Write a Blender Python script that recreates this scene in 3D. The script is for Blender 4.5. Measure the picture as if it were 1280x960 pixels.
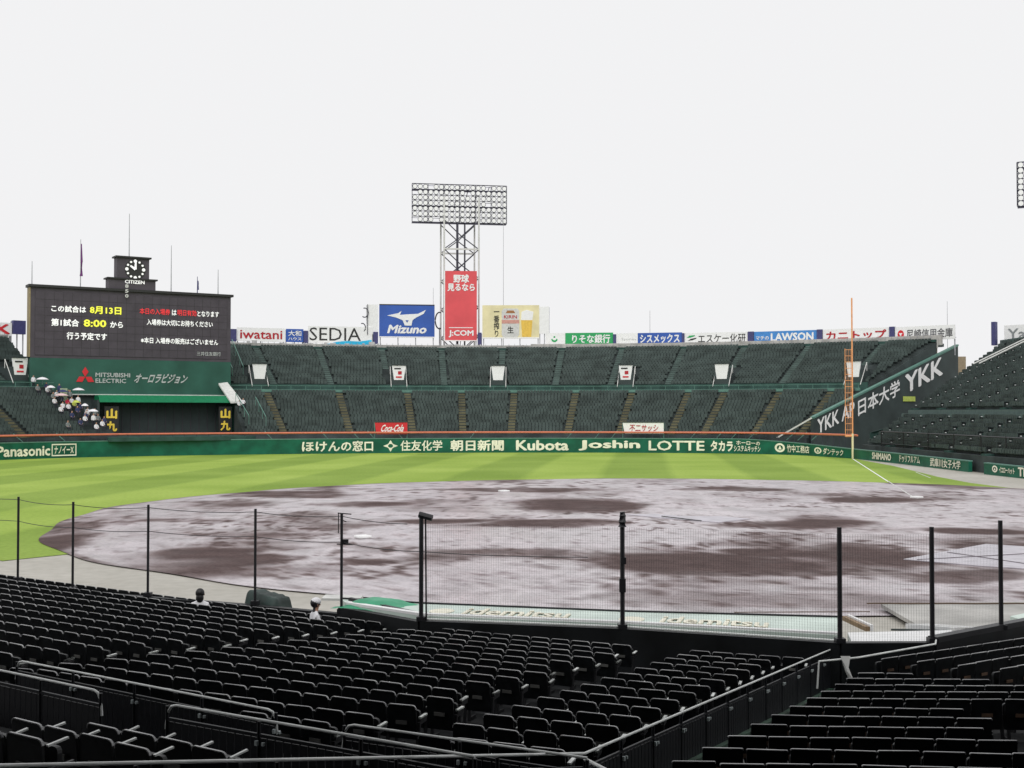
import bpy, bmesh, math, random
import numpy as np
from mathutils import Vector, Matrix
for o in list(bpy.data.objects): bpy.data.objects.remove(o)
S = bpy.context.scene
COL = S.collection
R = math.radians
random.seed(7); RNG = np.random.RandomState(7)

# ---------------------------------------------------------------- camera, sky, light, exposure
cd = bpy.data.cameras.new("camera"); cam = bpy.data.objects.new("camera", cd); COL.objects.link(cam)
cam.location = (0, 0, 5.614); cam.rotation_euler = (R(90+1.325), 0, 0)
cd.sensor_width = 36; cd.lens = 42.22; cd.clip_start = .1; cd.clip_end = 5000
S.camera = cam
S.render.resolution_x, S.render.resolution_y = 1024, 768
S.view_settings.view_transform = 'Standard'; S.view_settings.look = 'None'
S.view_settings.exposure = 0; S.view_settings.gamma = 1
SUN_EL, SUN_AZ = 40, 185
W = bpy.data.worlds.new("World"); S.world = W; W.use_nodes = True
nt = W.node_tree; nt.nodes.clear()
out = nt.nodes.new('ShaderNodeOutputWorld')
sky = nt.nodes.new('ShaderNodeTexSky'); sky.sky_type = 'NISHITA'; sky.sun_disc = False
sky.sun_elevation = R(SUN_EL); sky.sun_rotation = R(SUN_AZ); sky.dust_density = 5
b1 = nt.nodes.new('ShaderNodeBackground'); b1.inputs[1].default_value = .05
b2 = nt.nodes.new('ShaderNodeBackground'); b2.inputs[0].default_value = (.90, .90, .91, 1); b2.inputs[1].default_value = 1
mx = nt.nodes.new('ShaderNodeMixShader'); mx.inputs[0].default_value = .985   # closed rain cloud over a trace of blue
nt.links.new(sky.outputs[0], b1.inputs[0]); nt.links.new(b1.outputs[0], mx.inputs[1]); nt.links.new(b2.outputs[0], mx.inputs[2])
nt.links.new(mx.outputs[0], out.inputs[0])
sl = bpy.data.lights.new("sun", 'SUN'); sl.energy = 1.5; sl.angle = R(50); sl.color = (1, .99, .96)
so = bpy.data.objects.new("sun", sl); COL.objects.link(so); so.location = (0, 60, 80)
so.rotation_euler = (R(90-SUN_EL), 0, R(180-SUN_AZ)); so['kind'] = 'structure'

# ---------------------------------------------------------------- materials
MATS = {}
WORLDPOS = ('pale seat edge highlight', 'wet black seat plastic', 'pale armrest plastic', 'dull number plate', 'dull brown number plate', 'blue green stadium seat plastic')
def mat(name, col, rough=.7, var=.12, scale=3., spec=.5, bump=0, metal=0, emit=0, col2=None, detail=6, wet=None):
    if name in MATS: return MATS[name]
    m = bpy.data.materials.new(name); m.use_nodes = True; t = m.node_tree; n = t.nodes; L = t.links
    p = n['Principled BSDF']; p.inputs['Roughness'].default_value = rough
    p.inputs['Metallic'].default_value = metal; p.inputs['Specular IOR Level'].default_value = spec
    tc = n.new('ShaderNodeTexCoord'); nz = n.new('ShaderNodeTexNoise'); nz.inputs['Scale'].default_value = scale; nz.inputs['Detail'].default_value = detail
    L.new(n.new('ShaderNodeNewGeometry').outputs['Position'] if name in WORLDPOS else tc.outputs['Object'], nz.inputs['Vector'])
    cr = n.new('ShaderNodeValToRGB'); c = col; d = col2 or tuple(x*(1+var) for x in col); e = col if col2 else tuple(x*(1-var) for x in col)
    cr.color_ramp.elements[0].position = .35; cr.color_ramp.elements[1].position = .65
    cr.color_ramp.elements[0].color = (*e, 1); cr.color_ramp.elements[1].color = (*d, 1)
    L.new(nz.outputs[0], cr.inputs[0]); L.new(cr.outputs[0], p.inputs['Base Color'])
    if bump:
        b = n.new('ShaderNodeBump'); b.inputs['Strength'].default_value = bump; b.inputs['Distance'].default_value = .02
        L.new(nz.outputs[0], b.inputs['Height']); L.new(b.outputs[0], p.inputs['Normal'])
    if wet:
        r2 = n.new('ShaderNodeMapRange'); r2.inputs[3].default_value = wet[0]; r2.inputs[4].default_value = wet[1]
        r2.inputs[1].default_value = .35; r2.inputs[2].default_value = .65
        L.new(nz.outputs[0], r2.inputs[0]); L.new(r2.outputs[0], p.inputs['Roughness'])
    if emit:
        p.inputs['Emission Color'].default_value = (*col, 1); p.inputs['Emission Strength'].default_value = emit
    MATS[name] = m; return m
M = {
 'white': mat('white paint', (.86, .86, .86), .6, .04), 'offwhite': mat('aged white paint', (.62, .62, .6), .6, .1),
 'cream': mat('cream lettering', (.86, .83, .69), .6, .10, .7),
 'wallgreen': mat('wet green wall rubber', (.006, .105, .062), .45, .25, .6, spec=.3), 'wallcap': mat('pale green wall cap', (.10, .22, .18), .6),
 'paintgreen': mat('faded green paint', (.022, .098, .072), .7, .25, .35, spec=.3), 'brightgreen': mat('bright green awning', (.004, .17, .07), .5, .1, spec=.3),
 'concgreen': mat('green painted concrete', (.035, .075, .065), .8, .3, .5, spec=.2), 'tread': mat('dark terrace concrete', (.05, .062, .062), .8, .3, .4, spec=.2),
 'seatfar': mat('blue green stadium seat plastic', (.058, .079, .074), .6, .3, .5, spec=.3, detail=9),
 'aisle_low': mat('mossy yellow stair concrete', (.115, .108, .062), .85, .3, .5), 'aisle_up': mat('grey green stair concrete', (.085, .125, .112), .85, .25, .5),
 'conc': mat('pale concrete', (.42, .41, .39), .8, .25, .6), 'concdark': mat('stained concrete', (.2, .19, .19), .8, .4, .8),
 'board': mat('dark scoreboard face', (.082, .072, .086), .6, .12, .5, spec=.2), 'boardgreen': mat('scoreboard green panel', (.028, .10, .075), .65, .2, .25, spec=.3),
 'recess': mat('dark slate green shutter', (.036, .052, .052), .7, .2, .4), 'black': mat('black steel', (.012, .012, .015), .45, .2),
 'steel': mat('galvanised steel', (.35, .36, .38), .5, .2, metal=.3), 'darksteel': mat('dark steel lattice', (.03, .03, .05), .6, .2),
 'orange': mat('orange rail', (.62, .17, .09), .5, .08), 'poleorange': mat('orange foul pole', (.82, .36, .15), .5, .1), 'poleyellow': mat('pale yellow pole base', (.8, .72, .45), .5, .05),
 'red': mat('red print', (.62, .02, .03), .6, .06), 'redsoft': mat('soft red banner', (.72, .085, .10), .65, .08, .3), 'crimson': mat('dark red print', (.45, .01, .02), .6),
 'blue': mat('blue print', (.03, .10, .42), .6, .1, .3), 'skyblue': mat('light blue print', (.02, .45, .72), .6), 'lawblue': mat('mid blue print', (.06, .25, .62), .6, .1),
 'green': mat('green print', (.02, .36, .11), .6, .1), 'yellow': mat('yellow print', (.75, .55, .02), .6), 'beer': mat('amber print', (.80, .52, .08), .6, .1),
 'creamboard': mat('cream billboard', (.78, .70, .42), .6, .12, .4), 'blackprint': mat('black print', (.02, .02, .02), .6),
 'screenwhite': mat('lit white screen letters', (1, 1, 1), .6, 0, emit=.25), 'screenyellow': mat('lit yellow screen letters', (.95, .95, .08), .6, 0, emit=.3),
 'screenred': mat('lit red screen letters', (.95, .05, .06), .6, 0, emit=.2), 'signyellow': mat('yellow sign letters', (.95, .7, .08), .6, .03),
 'silver': mat('silver lettering', (.5, .52, .52), .5, .1), 'lampglass': mat('floodlight lens', (.9, .9, .9), .25, .05),
 'seat': mat('wet black seat plastic', (.006, .007, .008), .38, .5, 9., spec=.3), 'seatpan': mat('black seat pan plastic', (.007, .008, .009), .45, .5, 9., spec=.3),
 'edge': mat('pale seat edge highlight', (.50, .50, .50), .25, scale=2.3, col2=(.16, .16, .17)), 'plate': mat('dull number plate', (.10, .10, .095), .5, .3), 'platebrown': mat('dull brown number plate', (.09, .055, .035), .5, .4),  # edge: sky highlight of the wet seat tops, put into the colour
 'arm': mat('pale armrest plastic', (.66, .68, .66), .3, .25), 'leg': mat('black seat bracket', (.012, .012, .014), .5),
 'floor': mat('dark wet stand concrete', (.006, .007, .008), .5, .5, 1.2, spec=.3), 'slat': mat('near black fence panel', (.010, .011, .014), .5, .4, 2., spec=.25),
 'railwhite': mat('wet bright handrail', (.72, .74, .72), .3, .12, 5.), 'bracket': mat('bright bolt plate', (.45, .5, .5), .4),
 'stepgreen': mat('wet green step edge', (.035, .075, .05), .6, .5, 2.), 'roofgreen': mat('pale green dugout roof', (.60, .70, .64), .5, .12, .8), 'tarpgreen': mat('green tarpaulin', (.04, .30, .16), .5, .2, 1.5),
 'glass': mat('window glass', (.2, .23, .28), .15), 'tarpdark': mat('dark green tarpaulin', (.02, .04, .035), .6, .4, 2.),
 'plaster': mat('grey building plaster', (.5, .5, .5), .8, .15), 'navy': mat('navy cladding', (.05, .05, .16), .5),
 'leaf': mat('dull foliage', (.05, .075, .04), .8, .4, 3.),
 'skin': mat('skin', (.45, .25, .17), .6, .05), 'hair': mat('black hair', (.01, .009, .01), .5, .3, 30.),
 'cloth_white': mat('white cotton', (.78, .77, .8), .85, .08), 'cloth_dark': mat('dark trousers', (.02, .02, .03), .9, .2), 'cloth_red': mat('red raincoat', (.6, .02, .07), .7),
 'cloth_blue': mat('navy raincoat', (.03, .04, .12), .7), 'cloth_yellow': mat('yellow green raincoat', (.5, .55, .1), .7), 'cloth_grey': mat('grey shirt', (.2, .22, .22), .8), 'cloth_pink': mat('pale pink umbrella', (.7, .5, .5), .6),
 'wood': mat('pale wood', (.28, .19, .11), .6, .2, 3.),
}

# ---------------------------------------------------------------- mesh helpers
class MB:
    def __init__(s, org=(0, 0, 0)): s.v = []; s.f = []; s.mi = []; s.o = Vector(org); s.cur = 0
    def add(s, vs, fs):
        b = len(s.v); s.v += [tuple(x) for x in vs]; s.f += [tuple(i+b for i in f) for f in fs]; s.mi += [s.cur]*len(fs); return s
    def box(s, c, sx, sy, sz, rz=0, u=None, w=None):
        c = Vector(c)
        if u is None: u = Vector((math.cos(rz), math.sin(rz), 0)); v = Vector((-math.sin(rz), math.cos(rz), 0)); w = Vector((0, 0, 1))
        else: u = Vector(u).normalized(); w = Vector(w).normalized() if w else Vector((0, 0, 1)); v = w.cross(u).normalized(); w = u.cross(v)
        p = [c+u*(a*sx/2)+v*(b*sy/2)+w*(d*sz/2) for d in (-1, 1) for a, b in ((-1, -1), (1, -1), (1, 1), (-1, 1))]
        return s.add(p, [(3, 2, 1, 0), (4, 5, 6, 7), (0, 1, 5, 4), (1, 2, 6, 5), (2, 3, 7, 6), (3, 0, 4, 7)])
    def bar(s, a, b, w, h=None):
        a = Vector(a); b = Vector(b); d = b-a; up = Vector((0, 0, 1)) if abs(d.normalized().z) < .99 else Vector((1, 0, 0))
        return s.box((a+b)/2, d.length, w, h or w, u=d, w=up)
    def tube(s, pts, r, n=8, r2=None):
        pts = [Vector(p) for p in pts]; rings = []
        for i, p in enumerate(pts):
            d = (pts[min(i+1, len(pts)-1)]-pts[max(i-1, 0)]).normalized()
            a = d.cross(Vector((0, 0, 1))); a = a.normalized() if a.length > 1e-3 else Vector((1, 0, 0)); b = d.cross(a)
            rr = r if r2 is None else r+(r2-r)*i/(len(pts)-1)
            rings.append([p+(a*math.cos(2*math.pi*k/n)+b*math.sin(2*math.pi*k/n))*rr for k in range(n)])
        vs = [v for g in rings for v in g]; fs = []
        for i in range(len(pts)-1):
            for k in range(n): fs.append((i*n+k, i*n+(k+1) % n, (i+1)*n+(k+1) % n, (i+1)*n+k))
        fs.append(tuple(reversed(range(n)))); fs.append(tuple(range((len(pts)-1)*n, len(pts)*n)))
        return s.add(vs, fs)
    def poly(s, pts): return s.add(pts, [tuple(range(len(pts)))])
    def prism(s, pts, d):                                    # planar outline pushed by vector d
        n = len(pts); d = Vector(d); a = [Vector(p) for p in pts]; b = [p+d for p in a]
        return s.add(a+b, [tuple(range(n)), tuple(reversed(range(n, 2*n)))]+[(i, n+i, n+(i+1) % n, (i+1) % n) for i in range(n)])
    def build(s, name, m, parent=None, smooth=False, bevel=0):
        me = bpy.data.meshes.new(name); o = s.o
        me.from_pydata([(v[0]-o.x, v[1]-o.y, v[2]-o.z) for v in s.v], [], s.f)
        ms = m if isinstance(m, (list, tuple)) else [m]
        for q in ms: me.materials.append(q)
        if len(ms) > 1: me.polygons.foreach_set('material_index', s.mi)
        bm = bmesh.new(); bm.from_mesh(me); bmesh.ops.recalc_face_normals(bm, faces=bm.faces)
        if bevel: bmesh.ops.bevel(bm, geom=list(bm.edges), offset=bevel, segments=2, affect='EDGES', clamp_overlap=True)
        bm.to_mesh(me); bm.free()
        if smooth: me.shade_smooth()
        me.update(); ob = bpy.data.objects.new(name, me); COL.objects.link(ob); ob.location = s.o if not parent else (0, 0, 0)
        if parent: ob.parent = parent; ob.location = s.o-parent_world(parent)
        return ob
def parent_world(p):
    l = Vector(p.location)
    while p.parent: p = p.parent; l = l+Vector(p.location)
    return l
def tag(o, label=None, cat=None, group=None, kind=None):
    for k, v in (('label', label), ('category', cat), ('group', group), ('kind', kind)):
        if v: o[k] = v
    return o
def thing(name, loc, label, cat, group=None, rz=0):
    o = bpy.data.objects.new(name, None); COL.objects.link(o); o.location = loc; o.rotation_euler = (0, 0, rz); o.empty_display_size = .3
    return tag(o, label, cat, group)
def copy_tree(o, parent=None):
    c = o.copy(); COL.objects.link(c)
    if parent: c.parent = parent
    for ch in list(o.children): copy_tree(ch, c)
    return c

_txt = {}
def text_geo(t, bold=.02):
    """flat outline of a string, as vertices in 0..1 by 0..1; boldness by a few shifted layers, returned with their lift"""
    k = (t, bold)
    if k in _txt: return _txt[k]
    cu = bpy.data.curves.new('t', 'FONT'); cu.body = t; cu.resolution_u = 2; cu.fill_mode = 'FRONT'; cu.space_line = .95
    o = bpy.data.objects.new('t', cu); COL.objects.link(o)
    me = bpy.data.meshes.new_from_object(o.evaluated_get(bpy.context.evaluated_depsgraph_get()))
    v = np.array([x.co[:2] for x in me.vertices]); f = [tuple(p.vertices) for p in me.polygons]
    bpy.data.objects.remove(o); bpy.data.curves.remove(cu); bpy.data.meshes.remove(me)
    if bold > .004:
        V = []; F = []
        for q, (a, c) in enumerate([(0, 0), (1, 0), (-1, 0), (0, 1), (0, -1), (.7, .7), (-.7, -.7)]): 
            F += [tuple(i+len(v)*q for i in g) for g in f]; V.append(v+np.array([a, c])*bold)
        v = np.concatenate(V); f = F
    mn = v.min(0); sz = v.max(0)-mn; n0 = len(v)//(7 if bold > .004 else 1)
    v = (v-mn)/sz; v = np.c_[v, (np.arange(len(v))//n0)*.004]
    _txt[k] = (v, f, sz[0]/sz[1]); return _txt[k]
def text_on(t, m, parent, o, u, w, h, up=(0, 0, 1), bold=.02, lift=.04, name='lettering', nrm=None, shear=0, label=None):
    """string fitted to w x h metres with its lower left corner at o, running along u"""
    v, f, _ = text_geo(t, bold); u = Vector(u).normalized(); up = Vector(up).normalized(); n = Vector(nrm).normalized() if nrm else u.cross(up)
    o = Vector(o)+n*lift; b = MB(parent_world(parent)); b.add([o+u*(x*w+shear*y*h)+up*(y*h)+n*dl for x, y, dl in v], f)
    r = b.build(name, m, parent)
    if label: r['label'] = label
    return r

# ---------------------------------------------------------------- ground, grass, mud, track
MOUND = (10.37, 66.87); RD = 33.9
def vnoise(x, y, seed):
    r = np.random.RandomState(seed); T = r.rand(64, 64); xi = np.floor(x).astype(int); yi = np.floor(y).astype(int); fx = x-xi; fy = y-yi
    fx = fx*fx*(3-2*fx); fy = fy*fy*(3-2*fy); g = lambda a, b: T[a % 64, b % 64]
    return (g(xi, yi)*(1-fx)+g(xi+1, yi)*fx)*(1-fy)+(g(xi, yi+1)*(1-fx)+g(xi+1, yi+1)*fx)*fy
def fbm(x, y, seed, o=4):
    s = 0; a = .5
    for i in range(o): s = s+a*vnoise(x*2**i+17*i, y*2**i+5*i, seed+i); a *= .5
    return s/(1-.5**o)

def ground_mat(name, kind):
    m = bpy.data.materials.new(name); m.use_nodes = True; t = m.node_tree; n = t.nodes; L = t.links; p = n['Principled BSDF']
    tc = n.new('ShaderNodeTexCoord')
    def noise(sc, det=6, vec=None):
        q = n.new('ShaderNodeTexNoise'); q.inputs['Scale'].default_value = sc; q.inputs['Detail'].default_value = det
        L.new(vec or tc.outputs['Object'], q.inputs['Vector']); return q.outputs[0]
    def ramp(src, stops):
        q = n.new('ShaderNodeValToRGB'); L.new(src, q.inputs[0]); e = q.color_ramp.elements
        while len(e) < len(stops): e.new(.5)
        for el, (pos, c) in zip(e, stops): el.position = pos; el.color = (*c, 1)
        return q.outputs[0]
    def mixc(fac, a, b, mode='MIX'):
        q = n.new('ShaderNodeMix'); q.data_type = 'RGBA'; q.blend_type = mode
        if isinstance(fac, (int, float)): q.inputs[0].default_value = fac
        else: L.new(fac, q.inputs[0])
        L.new(a, q.inputs[6]); L.new(b, q.inputs[7]); return q.outputs[2]
    if kind == 'grass':
        mp = n.new('ShaderNodeMapping'); mp.inputs['Rotation'].default_value = (0, 0, R(6)); L.new(tc.outputs['Object'], mp.inputs['Vector'])
        wv = n.new('ShaderNodeTexWave'); wv.inputs['Scale'].default_value = .024; wv.inputs['Distortion'].default_value = 1.2; wv.inputs['Detail'].default_value = 1; wv.inputs['Detail Scale'].default_value = .3
        L.new(mp.outputs[0], wv.inputs['Vector'])
        c1 = ramp(wv.outputs[1], [(.38, (.235, .345, .056)), (.60, (.315, .435, .078))])
        c2 = ramp(noise(.08, 5), [(.35, (.80, .84, .7)), (.65, (1.08, 1.05, 1.15))])
        c3 = ramp(noise(4, 4), [(.3, (.86, .86, .8)), (.7, (1.1, 1.1, 1.1))])
        c = mixc(1, mixc(1, c1, c2, 'MULTIPLY'), c3, 'MULTIPLY'); L.new(c, p.inputs['Base Color'])
        p.inputs['Roughness'].default_value = .8; p.inputs['Specular IOR Level'].default_value = .15
    elif kind == 'mud':
        at = n.new('ShaderNodeAttribute'); at.attribute_name = 'dry'
        wt = n.new('ShaderNodeAttribute'); wt.attribute_name = 'sheen'
        base = ramp(at.outputs['Fac'], [(0, (.53, .48, .505)), (.26, (.36, .31, .325)), (.6, (.18, .138, .138)), (1, (.10, .070, .068))])  # pale end paints the sky sheen of the wet mud into the colour
        fine = ramp(noise(.9, 8), [(.3, (.78, .78, .78)), (.7, (1.15, 1.15, 1.15))])
        spk = ramp(noise(7, 5), [(.3, (.72, .70, .70)), (.5, (1, 1, 1)), (.7, (1.1, 1.1, 1.1))])
        c = mixc(1, mixc(1, base, fine, 'MULTIPLY'), spk, 'MULTIPLY'); L.new(c, p.inputs['Base Color'])
        mr = n.new('ShaderNodeMapRange'); mr.inputs[3].default_value = .85; mr.inputs[4].default_value = .3; L.new(wt.outputs['Fac'], mr.inputs[0]); L.new(mr.outputs[0], p.inputs['Roughness'])
        b = n.new('ShaderNodeBump'); b.inputs['Strength'].default_value = .6; b.inputs['Distance'].default_value = .03; L.new(noise(3, 8), b.inputs['Height']); L.new(b.outputs[0], p.inputs['Normal'])
        sp_ = n.new('ShaderNodeMapRange'); sp_.inputs[3].default_value = .06; sp_.inputs[4].default_value = .5; L.new(wt.outputs['Fac'], sp_.inputs[0]); L.new(sp_.outputs[0], p.inputs['Specular IOR Level'])
    else:
        c1 = ramp(noise(.12, 6), [(.35, (.40, .38, .335)), (.65, (.50, .475, .43))]); c2 = ramp(noise(2.2, 8), [(.3, (.86, .86, .84)), (.7, (1.06, 1.06, 1.06))])
        c = mixc(1, c1, c2, 'MULTIPLY'); L.new(c, p.inputs['Base Color']); p.inputs['Roughness'].default_value = .55; p.inputs['Specular IOR Level'].default_value = .4
    return m
g = MB(); g.poly([(x, y, -.02) for x, y in [(-3000, 42), (-24, 42), (-14.6, 35.6), (-12.25, 33.6), (-9.85, 32.6), (-6.65, 31.2), (-4.23, 29.9), (-2.1, 27.85), (2.46, 26.85), (6.85, 25.2), (8.8, 25.25), (10.85, 26.75), (16.5, 31.0), (3000, 31), (3000, 3500), (-3000, 3500)]])
tag(g.build('ground', ground_mat('wet sandy track', 'sand')), kind='structure')

# outfield wall centre line, at the wall foot
WALL = [(-66, 128), (-59.6, 139.8), (-53.4, 147.6), (-44.7, 153.4), (-33.7, 158.4), (-23.6, 161.6), (-15.2, 163.7), (-6.6, 165.1), (2.2, 165.7), (11.0, 165.4), (18.2, 164.6), (26.6, 162.8), (33.4, 159.2), (37.9, 153.9), (41.0, 144.3), (41.9, 131.1), (42.6, 114.1), (43.4, 101.8), (45.2, 84)]
def wallpt(s):                                               # s counts the points from the second one
    s = max(0, min(s+1, len(WALL)-1.0001)); i = int(s); t = s-i
    P = [Vector((*WALL[max(0, min(j, len(WALL)-1))], 0)) for j in (i-1, i, i+1, i+2)]
    if i in (13, 14): return P[1].lerp(P[2], t)
    return .5*((2*P[1])+(P[2]-P[0])*t+(2*P[0]-5*P[1]+4*P[2]-P[3])*t*t+(3*P[1]-P[0]-3*P[2]+P[3])*t**3)
def walln(s):
    d = (wallpt(s+.02)-wallpt(s-.02)).normalized(); return Vector((d.y, -d.x, 0))      # towards the field
def wallh(s):
    return 2.0 if s < 10.6 else 2.0-(s-10.6)/2.4*.85 if s < 13 else 1.15-(min(s, 16)-13)*.05

gv = [wallpt(-1+i*.25)+walln(-1+i*.25)*.05 for i in range(0, 57)]     # to the pole
gpoly = [(v.x, v.y, .0) for v in gv]
gpoly += [(39.6, 125, 0), (38.3, 115, 0), (36.8, 104, 0), (36.2, 95, 0), (36.9, 86.6, 0), (38, 80, 0), (30, 76, 0), (10, 66, 0), (-14, 52, 0), (-19.2, 45.4, 0), (-20.5, 46.6, 0), (-28, 51, 0), (-48, 62, 0), (-75, 78, 0), (-90, 110, 0)]
g = MB(); g.poly(gpoly); tag(g.build('grass', ground_mat('mown outfield grass', 'grass')), kind='structure')

# infield: a dense disc carrying wetness as attributes
n_r, n_a = 150, 420
rr = np.linspace(0, 1, n_r+1)[1:]*RD; aa = np.linspace(0, 2*np.pi, n_a, endpoint=False)
RRg, AA = np.meshgrid(rr, aa, indexing='ij')
edge = 1+(.006*np.sin(AA*9)+.004*np.sin(AA*23+1))*(RRg/RD)
mxx = np.r_[MOUND[0], (MOUND[0]+RRg*edge*np.cos(AA)).ravel()]; myy = np.r_[MOUND[1], (MOUND[1]+RRg*edge*np.sin(AA)).ravel()]
dm = np.hypot(mxx-MOUND[0], myy-MOUND[1]); mz = .024+.16*np.clip(1-(dm/3.2)**2, 0, 1)
fs = [(0, 1+j, 1+(j+1) % n_a) for j in range(n_a)]
for i in range(n_r-1):
    a = 1+i*n_a; b = a+n_a
    fs += [(a+j, b+j, b+(j+1) % n_a, a+(j+1) % n_a) for j in range(n_a)]
me = bpy.data.meshes.new('infield_mud'); me.from_pydata(np.stack([mxx, myy, mz], 1).tolist(), [], fs)
patches = [(-0.9, 45.5, 3.6, 3.2), (6.5, 44.1, 4.4, 3.0), (3.8, 71.9, 4.1, 5.5), (2.4, 60.1, 3.6, 3.0), (-12.4, 47.5, 2.2, 1.9), (-19.0, 50.4, 1.6, 4.9), (14.1, 48.1, 2.2, 3.6), (15.4, 40.7, 2.4, 1.6), (-14.7, 81.6, 4.9, 3.2), (-9.7, 73.1, 3.4, 2.5), (14.4, 60.1, 4.8, 2.6), (-3.3, 62.3, 2.5, 1.8), (15.0, 86.6, 4.6, 2.7), (22.9, 76.4, 3.1, 2.8), (-9.4, 45.5, 1.5, 1.2), (22.0, 56.1, 2.2, 2.2), (-5.0, 44.1, 1.2, 0.9), (10.2, 48.1, 1.9, 1.6), (0.0, 86.6, 6.9, 2.7), (-17.0, 62.3, 2.5, 1.8)]
wx = mxx+2.2*(fbm(mxx/5, myy/5, 3)-.5); wy = myy+5*(fbm(mxx/6, myy/6, 9)-.5)
dry = np.zeros_like(mxx)
for px_, py_, ax, ay in patches:
    d2 = ((wx-px_)/ax)**2+((wy-py_)/ay)**2; dry = np.maximum(dry, np.clip(1.35-d2, 0, 1))
nz1 = fbm(mxx/5.5, myy/9., 21, 5); nz2 = fbm(mxx/1.6, myy/3.0, 31, 4)
streak = fbm(mxx/7+myy/40, myy/2.2, 77, 4)
dry = np.clip(dry*.85+(nz1-.50)*2.3+(nz2-.5)*.3+(streak-.5)*.75+.20, 0, 1)
ang_ = np.degrees(np.arctan2(myy-MOUND[1], mxx-MOUND[0])) % 360
for r0_, w0_ in ((27.6, .35), (28.9, .3), (24.5, .35), (31.2, .2)):
    tr_ = np.exp(-((dm-r0_-1.2*np.sin(R(1)*ang_*3))/w0_)**2)*np.clip((fbm(ang_/1.2, dm/1.0, 91, 3)-.42)*4, 0, 1)*((ang_ > 120) & (ang_ < 300)); dry = np.clip(dry+.45*tr_, 0, 1)
scuff = np.clip((fbm(mxx/.5, myy/.9, 51, 3)-.60)*8, 0, 1)*np.clip((fbm(mxx/6, myy/6, 61, 2)-.40)*4, 0, 1)
dry = np.clip(dry+scuff*.7, 0, 1)
dry = np.maximum(dry, np.clip((dm-RD+.35)*2.2, 0, .55))
flk = np.clip((fbm(mxx/.35, myy/.7, 151, 3)-.62)*7, 0, 1); dry = np.clip(dry-.55*np.clip((43-myy)/5, 0, 1)*(dry > .2)+.35*flk, 0, 1)
sheen = np.clip(1-dry*1.1+(nz2-.5), 0, 1)
for nm, arr in (('dry', dry), ('sheen', sheen)):
    at = me.attributes.new(nm, 'FLOAT', 'POINT'); at.data.foreach_set('value', arr.astype(np.float32))
me.materials.append(ground_mat('wet infield mud', 'mud')); me.shade_smooth()
o = bpy.data.objects.new('infield_mud', me); COL.objects.link(o); tag(o, kind='structure')

def strip(name, pts, w, z, m, **k):
    b = MB(); P = [Vector((*p, z)) for p in pts]
    for a, c in zip(P, P[1:]):
        d = (c-a).normalized(); n_ = Vector((-d.y, d.x, 0))*w/2; b.poly([a-n_, a+n_, c+n_, c-n_])
    return tag(b.build(name, m), **k)
strip('foul_line', [(40.6, 143.2), (30.2, 96.5)], .13, .008, M['white'], kind='structure')
strip('foul_line', [(30.2, 96.5), (26.3, 78.9)], .10, .034, M['offwhite'], kind='structure')
strip('track_edge_line', [(35.5, 102), (37.6, 112)], .1, .006, M['offwhite'], kind='structure')
for (x, y), lb in zip([(26.2, 77.9), (-.56, 84.0), (-6.6, 53.3)], ['white first base bag at the end of the foul line', 'white second base bag near the back edge of the infield', 'white third base bag behind the net post with the black box']):
    b = MB((x, y, .02)); b.box((x, y, .09), .62, .62, .12, .6); ob = b.build('base_bag', M['white'], bevel=.03); tag(ob, lb, 'base', 'bases of the diamond')
# covers laid over home and the pitcher's plate
def cover(pts, z, name, lb, colr):
    b = MB((pts[0][0], pts[0][1], z)); b.prism([(x, y, z) for x, y in pts], (0, 0, .03)); return tag(b.build(name, colr), lb, 'ground cover')
csheet = mat('wet lilac grey cover sheet', (.50, .47, .52), .3, .14, 1.5)
cover([(14.79, 45.49), (19.95, 50.69), (22.6, 48.6), (19.4, 42.0), (16.82, 43.61)], .03, 'plate_cover', 'pale wet sheet spread over home plate at the right of the mud', csheet)
b = MB(); 
for a, c in [((15.2, 45.2), (20.9, 47.4)), ((17.2, 47.6), (19.2, 43.0))]: b.bar((*a, .075), (*c, .075), .05, .015)
tag(b.build('cover_seam', mat('dark seam', (.14, .11, .13), .5), bpy.data.objects['plate_cover']))
cover([(6.2, 65.2), (8.2, 62.7), (10.4, 60.6), (12.4, 62.6), (9.6, 66.0)], .03, 'mound_cover', 'pale wet sheet spread in front of the pitcher mound', csheet)
tag(MB((9, 62, .06)).bar((7.9, 63.5, .11), (9.6, 61.0, .09), .05, .04).build('sheet_roller', M['black']), 'dark thin bar lying on the pale sheet by the mound', 'bar')
b = MB((22, 66, .03)); b.poly([(16, 73, .031), (24, 71.5, .031), (27, 75.8, .031), (20, 78, .031)])

# ---------------------------------------------------------------- outfield wall
ow = thing('outfield_wall', (0, 165.7, 0), 'long low green outfield wall with cream sponsor lettering', 'wall')
def wall_sweep(s0, s1, prof, name, m, parent, step=.12):
    n_ = max(2, int(round((s1-s0)/step))+1); b = MB(parent_world(parent)); ss = [s0+(s1-s0)*i/(n_-1) for i in range(n_)]; k = len(prof(s0))
    vs = []
    for s in ss:
        p = wallpt(s); nn = walln(s)
        for (d, z) in prof(s): vs.append(p-nn*d+Vector((0, 0, z)))
    fs = [(i*k+j, i*k+(j+1) % k, (i+1)*k+(j+1) % k, (i+1)*k+j) for i in range(n_-1) for j in range(k)]
    fs += [tuple(range(k)), tuple(reversed(range((n_-1)*k, n_*k)))]
    b.add(vs, fs); return b.build(name, m, parent)
wall_sweep(-1, 15.12, lambda s: [(0, -.05), (0, wallh(s)-.08), (.35, wallh(s)-.08), (.35, -.05)], 'wall_face', M['wallgreen'], ow)
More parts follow.
